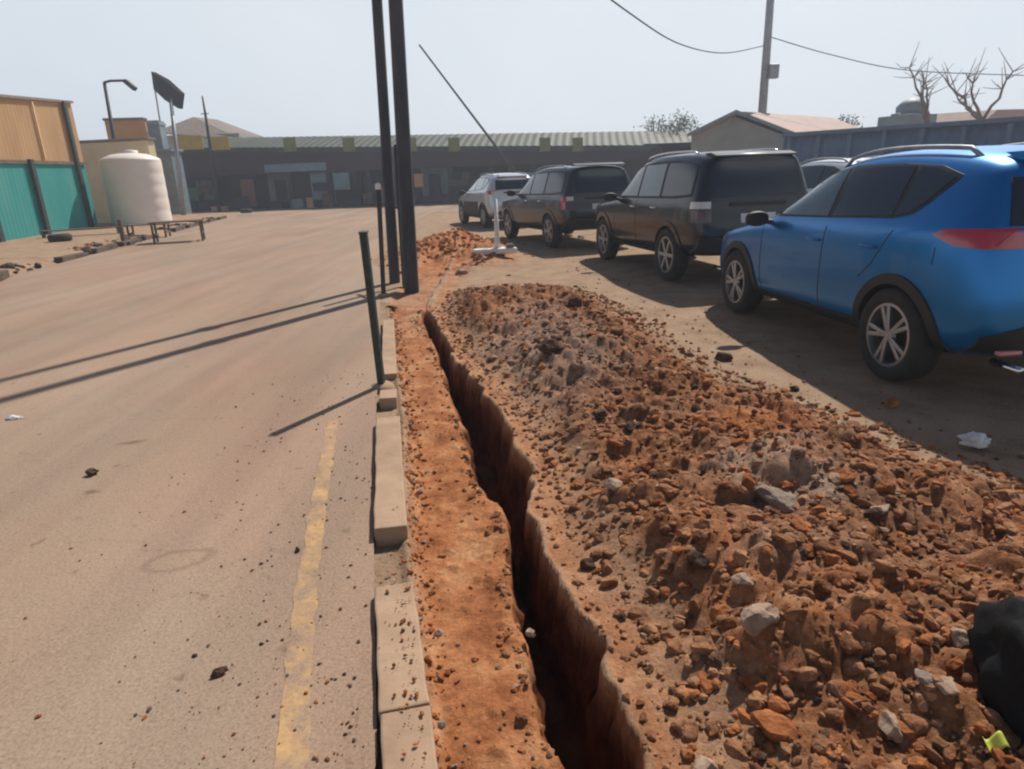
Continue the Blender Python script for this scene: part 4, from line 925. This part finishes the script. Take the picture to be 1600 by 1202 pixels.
# grey gate pier
c = A(272, 300, 40); zp = A(272, 238, 40).z
t = empty('gate_pier', (c.x, 40, 0), R(-5), 'grey concrete pier at the left end of the dark shop row', 'pier')
bm = bmesh.new(); box(bm, (0, 0, zp/2), (1.1, 1.1, zp), bev=.03); bmobj('shaft', bm, M['slate'], t)
bm = bmesh.new(); box(bm, (0, 0, zp+.07), (1.3, 1.3, .16), bev=.03); bmobj('cap', bm, M['slate'], t)
# street lamp
b = A(170, 205, 36); b.z = 0; q1, q2, q3 = A(163, 129, 36)-b, A(195, 126, 36)-b, A(212, 140, 36)-b
t = empty('street_lamp', b, 0, 'dark street lamp with a bent arm above the white tank', 'street lamp')
bm = bmesh.new(); tube(bm, [(0, 0, 0), q1, ], [.12, .08], 8); bmobj('column', bm, M['rust'], t, True)
bm = bmesh.new(); tube(bm, [q1, q1+Vector((.3, 0, .06)), q2], .06, 8); bmobj('arm', bm, M['rust'], t, True)
bm = bmesh.new(); dd = (q3-q2); box(bm, (q2+q3)/2, (dd.length, .3, .22), rot=dd.to_track_quat('X', 'Z').to_matrix(), bev=.05); hd = bmobj('lamp_head', bm, M['rust'], t, True)
# billboard on pole
Yb = 38; b = A(268, 235, Yb); b.z = 0; t = empty('billboard', b, 0, 'dark tilted sign panel on a tall pole, seen edge on', 'billboard')
q = [A(236, 112, Yb)-b, A(258, 124, Yb+.6)-b, A(282, 146, Yb+1.2)-b, A(279, 170, Yb+1.2)-b, A(258, 157, Yb+.6)-b, A(240, 140, Yb)-b]
bm = bmesh.new(); quadstrip(bm, [q[0], q[1], q[2], q[3], q[4], q[5]], Vector((.12, .25, 0))); bmobj('panel', bm, M['navy'], t)
bm = bmesh.new(); tube(bm, [(0, 0, 0), A(266, 150, Yb+.9)-b], [.14, .09], 8); bmobj('pole', bm, M['galv'], t, True)
bm = bmesh.new(); tube(bm, [A(238, 114, Yb+.3)-b, A(250, 190, Yb+.3)-b], .04, 6); bmobj('stay', bm, M['galv'], t, True)
# mast
b = A(325, 225, 44); b.z = 0; t = empty('antenna_mast', b, 0, 'thin mast standing by the yellow sign boards', 'mast')
bm = bmesh.new(); tube(bm, [(0, 0, 0), A(321, 180, 44)-b, A(316, 150, 44)-b], [.13, .08, .05], 8); bmobj('shaft', bm, M['rust'], t, True)
bm = bmesh.new(); box(bm, A(320, 178, 44)-b, (.5, .05, .05)); bmobj('crossbar', bm, M['rust'], t)

# left pavement with broken dark edge
PL = [Vector((-9.6, 6, 0)), Vector((-8.4, 10, 0))]+[G(*p_) for p_ in lpx[:4]]
bm = bmesh.new(); top = []; n = 90; E = resample([Vector((-6.1, 3, 0)), Vector((-7.9, 8, 0))]+[G(*p_) for p_ in lpx], n)
prev = None
for i, p_ in enumerate(E):
    j = .12*mnoise.noise(Vector((i*.4, 0, 0))); a_ = Vector((p_.x-.35+j, p_.y+.1, .0)); row = [Vector((p_.x-.1+j, p_.y, .0)), Vector((a_.x, a_.y, .11+.03*mnoise.noise(Vector((i*.5, 3, 0))))), Vector((a_.x-.6, a_.y+.25, .125)), Vector((a_.x-3, a_.y+1.5, .13)), Vector((a_.x-22, a_.y+9, .13))]
    v = [bm.verts.new(q_) for q_ in row]
    if prev:
        for k in range(4): bm.faces.new((prev[k], prev[k+1], v[k+1], v[k]))
    prev = v
me = bpy.data.meshes.new('pavement'); bmesh.ops.recalc_face_normals(bm, faces=bm.faces); bm.to_mesh(me); bm.free(); tag(link('pavement', me, M['soil'], None, True), kind='structure')
pts = []
for i in range(1100):
    ii = random.randrange(10, n-12)
    if mnoise.noise(Vector((ii*.16, 2, 0))) < -.02+.1*random.random(): continue
    p_ = E[ii]; s = .02+.12*random.random()**2; q_ = abs(random.gauss(0, .35)); pts.append((p_.x-.05-q_, p_.y+random.gauss(0, .2), .02+.08*min(1, q_/.3)+s*.2, s))
SHs = SH
for k in range(15):
    i0 = 8+k*5
    if i0+4 >= n: break
    if k in (4, 9): continue
    a_, b2 = E[i0], E[i0+4]; d_ = (b2-a_); bm = bmesh.new(); box(bm, (d_.length*.48, 0, .06), (d_.length*.94, .2, .2), bev=.02)
    o = bmobj('kerb_stone', bm, M['gutter']); o.location = (a_.x-.1+random.gauss(0, .03), a_.y, -.02); o.rotation_euler = (random.gauss(0, .05), random.gauss(0, .02), math.atan2(d_.y, d_.x)); tag(o, 'dark muddy kerb stone along the far left road edge', 'kerb stone', 'dark kerb stones on the left road edge')
heap('rubble', pts[::3], M['gutter'], 'dark broken stones and mud along the far left road edge', 'rubble')
pts = [(x-.2, y, z_, s*.8) for x, y, z_, s in pts[::3]]; heap('gravel', pts, M['clod'], 'brown broken pieces along the far left road edge', 'gravel')
# small post
b = G(195, 384); t = empty('marker_post', (b.x, b.y, 0), 0, 'short dark post standing at the left road edge', 'post')
h_ = A(195, 343, b.y).z; bm = bmesh.new(); box(bm, (0, 0, h_/2), (.11, .09, h_), bev=.01); bmobj('shaft', bm, M['wood'], t)
bm = bmesh.new(); box(bm, (0, 0, .06), (.5, .3, .14), bev=.03); bmobj('foot', bm, M['gutter'], t)
def trestle(px, py, w, d_, h, label, rz=0, m='wood', cat='table', name='market_table'):
    b = G(px, py); t = empty(name, b, rz, label, cat, None)
    bm = bmesh.new()
    for k in range(4): box(bm, (0, -d_/2+d_*(k+.5)/4, h), (w, d_/4*.9, .035))
    bmobj('tabletop', bm, M[m], t)
    for sx in (-1, 1):
        for sy in (-1, 1):
            bm = bmesh.new(); box(bm, (sx*(w/2-.08), sy*(d_/2-.06), h/2), (.06, .06, h)); bmobj('leg', bm, M[m], t)
        bm = bmesh.new(); box(bm, (sx*(w/2-.08), 0, h*.4), (.045, d_-.1, .05)); bmobj('stretcher', bm, M[m], t)
trestle(282, 378, 1.5, .8, .62, 'low wooden table nearest the road bend on the left', R(20))
trestle(235, 372, 1.3, .7, .45, 'lower wooden bench in front of the white tank', R(14), cat='bench', name='wooden_bench')
trestle(130, 374, 2.4, .4, .35, 'long low plank bench at the foot of the teal fence', R(25), cat='bench', name='wooden_bench')
def tyre(px, py, label):
    b = G(px, py, .13); bm = bmesh.new(); lathe(bm, [(.19, -.08), (.27, -.11), (.33, -.07), (.33, .07), (.27, .11), (.19, .08)], 28, close=True); o = bmobj('old_tyre', bm, M['rubber'], None, True); o.location = (b.x, b.y, .24); return tag(o, label, 'tyre')
tyre(95, 377, 'old tyre lying flat by the foot of the teal fence')
tyre(385, 333, 'dark tyre lying by the road in front of the shop row')

# ------------------------------------------------------------------ far shop row
w0, w1 = G(285, 331), G(720, 317); w0.z = w1.z = 0; wd = (w1-w0); wa = math.atan2(wd.y, wd.x); wn = wd.normalized()
def wall_s(px, py):
    d = ray(px, py); n_ = Vector((wd.y, -wd.x, 0)); h = CP+d*(n_.dot(w0-CP)/n_.dot(d)); return (Vector((h.x, h.y, 0))-w0).dot(wn), h.z
s_end = wall_s(1110, 260)[0]
zroof = wall_s(700, 210)[1]; zfas = wall_s(700, 240)[1]; zbd = wall_s(700, 262)[1]
def wplane(px, py, off):
    n_ = Vector((wd.y, -wd.x, 0)).normalized(); q_ = w0-n_*off; d = ray(px, py); h = CP+d*(n_.dot(q_-CP)/n_.dot(d)); return (Vector((h.x, h.y, 0))-w0).dot(wn), h.z
ra, rb = wplane(440, 214, 2.6), wplane(1080, 204, 2.6); fa_, fb_ = wplane(440, 239, -.9), wplane(1050, 236, -.9)
def zro(s): return ra[1]+(rb[1]-ra[1])*(s-ra[0])/(rb[0]-ra[0])
def zfa(s): return fa_[1]+(fb_[1]-fa_[1])*(s-fa_[0])/(fb_[0]-fa_[0])
t = empty('shop_row', w0, wa, 'long dark single storey shop row under a faded green roof', 'building')
bm = bmesh.new(); box(bm, (s_end/2, 3.0, zfas/2), (s_end, 4.0, zfas)); bmobj('wall', bm, M['navy'], t)
bm = bmesh.new(); n = 300; prev = None
for k in range(n+1):
    s = -.4+(s_end+.8)*k/n; o = .014 if (k//2) % 2 else -.014
    v = [bm.verts.new((s, -.9, zfa(s)+o)), bm.verts.new((s, -.86, zfa(s)+.35+o)), bm.verts.new((s, 2.6, zro(s)+o)), bm.verts.new((s, 5.4, zfa(s)+.2+o))]
    if prev:
        for q_ in range(3): bm.faces.new((prev[q_], v[q_], v[q_+1], prev[q_+1]))
    prev = v
bmobj('roof', bm, M['greenroof'], t)
bm = bmesh.new(); quadstrip(bm, [Vector((-.3, -.66, zbd)), Vector((s_end+.3, -.66, zbd)), Vector((s_end+.3, -.66, zfa(s_end+.3)+.06)), Vector((-.3, -.66, zfa(-.3)+.06))], Vector((0, .14, 0))); bmobj('fascia', bm, M['maroon'], t)
bm = bmesh.new(); quadstrip(bm, [Vector((-.3, -.93, zfa(-.3)-.1)), Vector((s_end+.3, -.93, zfa(s_end+.3)-.1)), Vector((s_end+.3, -.93, zfa(s_end+.3)+.05)), Vector((-.3, -.93, zfa(-.3)+.05))], Vector((0, .05, 0))); bmobj('gutter', bm, M['maroon'], t)
npil = 13
for k in range(npil+1):
    bm = bmesh.new(); s = .2+(s_end-.4)*k/npil; box(bm, (s, -.45, zbd/2), (.32, .3, zbd), bev=.02); bmobj('pillar', bm, M['navy'] if k % 3 else M['maroon'], t)
    if k < npil:
        bay = (s_end-.4)/npil; kind = k % 4
        bm = bmesh.new(); box(bm, (s+bay*.5, .97, 1.25), (bay*.66, .06, 2.4))
        bmobj('shopfront', bm, [M['navy'], M['maroon'], M['slate'], M['navy']][kind], t)
        if kind in (0, 2):
            bm = bmesh.new(); box(bm, (s+bay*.5, .90, .95), (bay*.3, .06, 1.9)); bmobj('door', bm, M['navy'], t)
        bm = bmesh.new(); box(bm, (s+bay*.5, -.3, .25), (bay*.5, .4, .5), bev=.04); bmobj('step', bm, M['navy'], t)
def on_wall(x0, y0, x1, y1, yy, m, nm, th=.06):
    s0, za = wall_s(x0, y1); s1, zb_ = wall_s(x1, y0); bm = bmesh.new(); box(bm, ((s0+s1)/2, yy, (za+zb_)/2), (abs(s1-s0), th, abs(zb_-za)), bev=.01); return bmobj(nm, bm, m, t)
on_wall(422, 254, 515, 270, -.7, M['blueboard'], 'name_board')
on_wall(492, 262, 522, 318, -.25, M['blueboard'], 'blue_door')
on_wall(538, 262, 560, 292, -.5, M['maroon'], 'poster')
on_wall(388, 280, 402, 322, -.62, mat('red_brown_hanging_cloth', (.16, .06, .05), (.2, .08, .06), 3), 'hanging_cloth')
on_wall(303, 293, 316, 314, -.62, mat('faded_green_goods', (.05, .11, .07), (.08, .14, .09), 3), 'display_goods')
on_wall(328, 290, 341, 312, -.62, mat('dull_green_goods', (.06, .12, .07), (.08, .14, .09), 3), 'display_goods')
on_wall(285, 212, 328, 236, -1.02, M['yellow'], 'sign_board'); on_wall(343, 214, 369, 236, -1.02, M['yellow'], 'sign_board')
for x0 in (455, 545, 640, 706, 845, 895): on_wall(x0, 216, x0+16, 238, -1.0, M['olive'], 'banner', .04)
cl = random.Random(3)
for k in range(34):
    s_ = cl.uniform(1, s_end-2); w_, h_ = cl.uniform(.3, 1.3), cl.uniform(.3, 1.1); z0_ = cl.choice([.5, .6, 1.6, .5]); bm = bmesh.new(); box(bm, (s_, -.66+cl.uniform(-.3, .1), z0_+h_/2-.5), (w_, .25, h_), bev=.03)
    bmobj('display_goods', bm, cl.choice([M['slate'], M['maroon'], M['navy'], M['wood'], M['blueboard'], M['gutter'], M['orangewall']]), t)
# grey brown roof behind
Yr = 58; P = [A(232, 232, Yr), A(236, 195, Yr), A(276, 178, Yr), A(378, 214, Yr), A(378, 232, Yr)]
t = empty('hipped_house', (P[2].x, Yr, 0), 0, 'house with a grey brown peaked roof behind the yellow sign boards', 'house'); L = t.location
bm = bmesh.new(); za = P[1].z; x0, x1 = P[1].x-L.x, P[3].x-L.x; zb_ = P[3].z
apex = bm.verts.new((0, 3, P[2].z)); ap2 = bm.verts.new((.8, 6, P[2].z)); cs = [bm.verts.new(v) for v in ((x0, 0, za-.6), (x1, 0, zb_-.2), (x1+.5, 9, zb_-.2), (x0, 9, za-.6))]
for f in ((cs[0], cs[1], apex), (cs[1], cs[2], ap2, apex), (cs[2], cs[3], ap2), (cs[3], cs[0], apex, ap2)): bm.faces.new(f)
bmobj('roof', bm, M['brownroof'], t)
bm = bmesh.new(); box(bm, ((x0+x1)/2, 4.5, za/2-.4), (x1-x0-.8, 8, za-.9)); bmobj('wall', bm, M['gable'], t)
bm = bmesh.new(); box(bm, ((x0+x1)/2+1, .45, za-2), (1, .1, 1)); bmobj('window', bm, M['navy'], t)

# ------------------------------------------------------------------ right side buildings
Yh = 30; pk, el, er = A(1145, 180, Yh), A(1075, 212, Yh), A(1252, 219, Yh-1.5)
t = empty('gabled_house', (pk.x, Yh, 0), 0, 'pale gabled house with a faded pink sheet roof beyond the dark SUV', 'house'); L = Vector((pk.x, Yh, 0))
rd = A(1250, 178, Yh+6)-pk; rd = Vector((7.2, 6.0, 0))
a0, a1, a2 = pk-L, el-L, er-L
bm = bmesh.new()
for s in (a1, a2):
    quadstrip(bm, [a0+Vector((0, -.35, .06)), s+(s-a0)*.06+Vector((0, -.35, .02)), s+(s-a0)*.06+rd, a0+rd+Vector((0, 0, .06))], Vector((0, 0, .07)))
bmobj('roof', bm, M['redroof'], t)
bm = bmesh.new(); base = [Vector((a1.x+.15, a1.y, 0)), Vector((a2.x-.15, a2.y, 0))]
quadstrip(bm, [base[0], base[1], Vector((a2.x-.15, a2.y, a2.z)), a0+Vector((0, 0, -.04)), Vector((a1.x+.15, a1.y, a1.z))], rd*.97); bmobj('wall', bm, M['gable'], t)
bm = bmesh.new()
for s in (a1, a2): quadstrip(bm, [a0+Vector((0, -.40, .02)), s+(s-a0)*.07+Vector((0, -.40, -.02)), s+(s-a0)*.07+Vector((0, -.40, .12)), a0+Vector((0, -.40, .18))], Vector((0, .05, 0)))
bmobj('barge_board', bm, M['slate'], t)
bm = bmesh.new(); box(bm, (a2.x*.3, -1.2, 1.3), (1.0, .08, 1.2), rz=math.atan2(a2.y-a1.y, a2.x-a1.x)); bmobj('window', bm, M['navy'], t)
# long dark wall to the right
l0, l1 = A(1225, 214, 27), A(1640, 187, 19.5); L = Vector((l0.x, l0.y, 0)); v = Vector((l1.x-l0.x, l1.y-l0.y, 0)); Ln = v.length
t = empty('yard_wall', L, math.atan2(v.y, v.x), 'long blue grey sheet wall running behind the blue SUV', 'wall')
bm = bmesh.new(); n = 120; prev = None
for k in range(n+1):
    s = Ln*k/n; z_ = l0.z+(l1.z-l0.z)*k/n; o = .012 if (k//2) % 2 else -.012; vv = (bm.verts.new((s, o, 0)), bm.verts.new((s, o, z_)))
    if prev: bm.faces.new((prev[0], vv[0], vv[1], prev[1]))
    prev = vv
bmesh.ops.solidify(bm, geom=bm.faces[:], thickness=.01); bmobj('sheeting', bm, M['bluewall'], t)
bm = bmesh.new(); quadstrip(bm, [Vector((0, -.16, l0.z)), Vector((Ln, -.16, l1.z)), Vector((Ln, -.16, l1.z+.13)), Vector((0, -.16, l0.z+.13))], Vector((0, .3, 0))); bmobj('coping', bm, M['bluewall'], t)
for k in range(7):
    s = Ln*(k+.3)/7; z_ = l0.z+(l1.z-l0.z)*s/Ln; bm = bmesh.new(); box(bm, (s, -.12, z_/2-.02), (.14, .12, z_-.04)); bmobj('post', bm, M['bluewall'], t)
# dark connecting roof between shop row and house
m0, m1 = A(1040, 222, 34), A(1300, 218, 33); t = empty('low_shed', (m0.x, 34.5, 0), 0, 'low dark roofed shed joining the shop row to the gabled house', 'shed')
bm = bmesh.new(); box(bm, ((m1.x-m0.x)/2, 1.5, m0.z/2-.1), (m1.x-m0.x, 2.6, m0.z-.2)); bmobj('wall', bm, M['navy'], t)
bm = bmesh.new(); quadstrip(bm, [Vector((-.3, -.3, m0.z-.2)), Vector((m1.x-m0.x+.3, -.3, m0.z-.2)), Vector((m1.x-m0.x+.3, -.3, m0.z-.05)), Vector((-.3, -.3, m0.z-.05))], Vector((0, 3.6, .15))); bmobj('roof', bm, M['navy'], t)
# rooftop tank tower
c = A(1415, 200, 36); z0, z1 = c.z, A(1425, 158, 36).z; t = empty('tank_tower', (c.x, 36, 0), R(20), 'blue grey water tank on a block tower above the right wall', 'water tower')
bm = bmesh.new(); box(bm, (0, 0, z0*.5+.3), (1.9, 1.9, z0+.6), bev=.03); bmobj('tower', bm, M['slate'], t)
bm = bmesh.new(); lathe(bm, [(.01, z0+.6), (.72, z0+.6), (.74, z1-.25), (.5, z1), (.2, z1+.12), (.01, z1+.15)], 20, Matrix.Translation((.25, 0, 0))); bmobj('tank', bm, M['slate'], t, True)
bm = bmesh.new(); box(bm, (-.75, 0, z0+.45), (.3, .5, .5), bev=.05); bmobj('box', bm, M['slate'], t)
c = A(1570, 190, 42); zz_ = A(1570, 172, 42).z; t = empty('roadside_house', (c.x+2, 42, 0), R(10), 'house with a faded pinkish roof behind the bare tree', 'house')
bm = bmesh.new(); quadstrip(bm, [Vector((-4, 0, zz_-.8)), Vector((4, 0, zz_-.8)), Vector((3, 0, zz_)), Vector((-3, 0, zz_))], Vector((0, 5, .2))); bmobj('roof', bm, M['redroof'], t)
bm = bmesh.new(); box(bm, (0, 2.5, (zz_-.8)/2), (7, 4.5, zz_-.8)); bmobj('wall', bm, M['gable'], t)

# ------------------------------------------------------------------ trees
def branchy(t, base, tips, r0, r1, m, bendy=.3, twigs=4, seed=1):
    rd_ = random.Random(seed); bm = bmesh.new()
    for tip in tips:
        P = [Vector(base)]
        for k in range(1, 7):
            f = k/6; q_ = Vector(base).lerp(tip, f); q_ += Vector((rd_.gauss(0, bendy), rd_.gauss(0, bendy), rd_.gauss(0, bendy*.5)))*(.5 if k < 6 else 0); P.append(q_)
        tube(bm, P, [r0+(r1-r0)*k/6 for k in range(7)], 6)
        for _ in range(twigs):
            k = rd_.randrange(3, 7); s = P[k]; e = s+Vector((rd_.gauss(0, .5), rd_.gauss(0, .4), abs(rd_.gauss(.5, .35)))); tube(bm, [s, (s+e)/2+Vector((rd_.gauss(0, .05),)*3), e], [r1*.8, r1*.6, r1*.3], 5)
    return bmobj('branches', bm, m, t, True)
def bare_tree(pxb, tips, Y, label, seed):
    b = A(pxb[0], pxb[1], Y); b.z = 0; t = empty('bare_tree', b, 0, label, 'tree', 'trees behind the right wall')
    fork = A(pxb[0], pxb[1], Y)-b; bm = bmesh.new(); tube(bm, [(0, 0, -.2), fork*.5+Vector((.1, 0, 0)), fork], [.22, .18, .13], 8); bmobj('trunk', bm, M['drytwig'], t, True)
    branchy(t, fork, [A(x, y, Y+random.uniform(-.8, .8))-b for x, y in tips], .085, .03, M['drytwig'], .12, 11, seed); return t
bare_tree((1450, 196), [(1421, 106), (1440, 110), (1446, 130)], 34, 'bare lopped tree just right of the rooftop water tank', 3)
bare_tree((1535, 190), [(1476, 122), (1512, 122), (1495, 150), (1583, 112)], 33, 'bare tree with long spread branches at the right picture edge', 5)
def leafy(px, py0, py1, wpx, Y, n, label, seed, leafs=.16):
    rd_ = random.Random(seed); top = A(px, py0, Y); b = A(px, py1, Y); cz = (top.z+b.z)/2; base = Vector((b.x, Y, 0)); t = empty('leafy_tree', base, 0, label, 'tree', None)
    h = top.z-b.z; w = wpx/F*Y/1.05
    bm = bmesh.new(); tube(bm, [(0, 0, -.2), (.05, 0, b.z*.6), (0, 0, b.z+.2*h)], [.2, .15, .08], 8)
    cl = [Vector((rd_.gauss(0, w*.27), rd_.gauss(0, w*.3), b.z+h*rd_.uniform(.2, .9))) for _ in range(9)]
    for c_ in cl: tube(bm, [(0, 0, b.z*.8), Vector((c_.x*.5, c_.y*.5, (b.z*.8+c_.z)/2)), c_], [.07, .05, .025], 5)
    bmobj('trunk', bm, M['drytwig'], t, True); bm = bmesh.new()
    for _ in range(n):
        c_ = rd_.choice(cl); r_ = h*.22; p_ = c_+Vector((rd_.gauss(0, r_), rd_.gauss(0, r_), rd_.gauss(0, r_*.7))); a_ = Vector((rd_.gauss(0, 1), rd_.gauss(0, 1), rd_.gauss(0, 1))).normalized(); b2 = a_.orthogonal().normalized()*leafs*rd_.uniform(.5, 1.2); a_ = a_*leafs*.5
        q0_, q1_, q2_, q3_ = p_-a_, p_+b2*.5, p_+a_, p_-b2*.5; bm.faces.new([bm.verts.new(q_) for q_ in (q0_, q1_, q2_, q3_)])
    me_ = bpy.data.meshes.new('crown'); bm.to_mesh(me_); bm.free(); link('crown', me_, M['leaf'], t)
leafy(1060, 180, 215, 44, 46, 700, 'green leafy tree over the right end of the shop row', 1)
leafy(1022, 178, 212, 22, 47, 160, 'thin sparse sapling just left of the green leafy tree', 2)
leafy(1322, 178, 205, 26, 44, 160, 'small faint tree beyond the pink roofed house', 3)

# ------------------------------------------------------------------ haze
bm = bmesh.new(); box(bm, (0, 745, 6.2), (1900, 1640, 14.6)); o = bmobj('haze', bm, None); o.name = 'haze'; tag(o, 'thin pale dusty haze hanging over the whole street', 'haze', kind='stuff')
hm = bpy.data.materials.new('haze'); hm.use_nodes = True; ht = hm.node_tree; ht.nodes.clear(); v_ = ht.nodes.new('ShaderNodeVolumePrincipled'); oo = ht.nodes.new('ShaderNodeOutputMaterial')
v_.inputs['Color'].default_value = (.80, .88, 1.0, 1); v_.inputs['Density'].default_value = .0024; v_.inputs['Anisotropy'].default_value = .3
ht.links.new(v_.outputs[0], oo.inputs['Volume']); o.data.materials.append(hm)
SC.cycles.filter_width = 2.2; SC.cycles.volume_bounces = 0; SC.cycles.max_bounces = 6
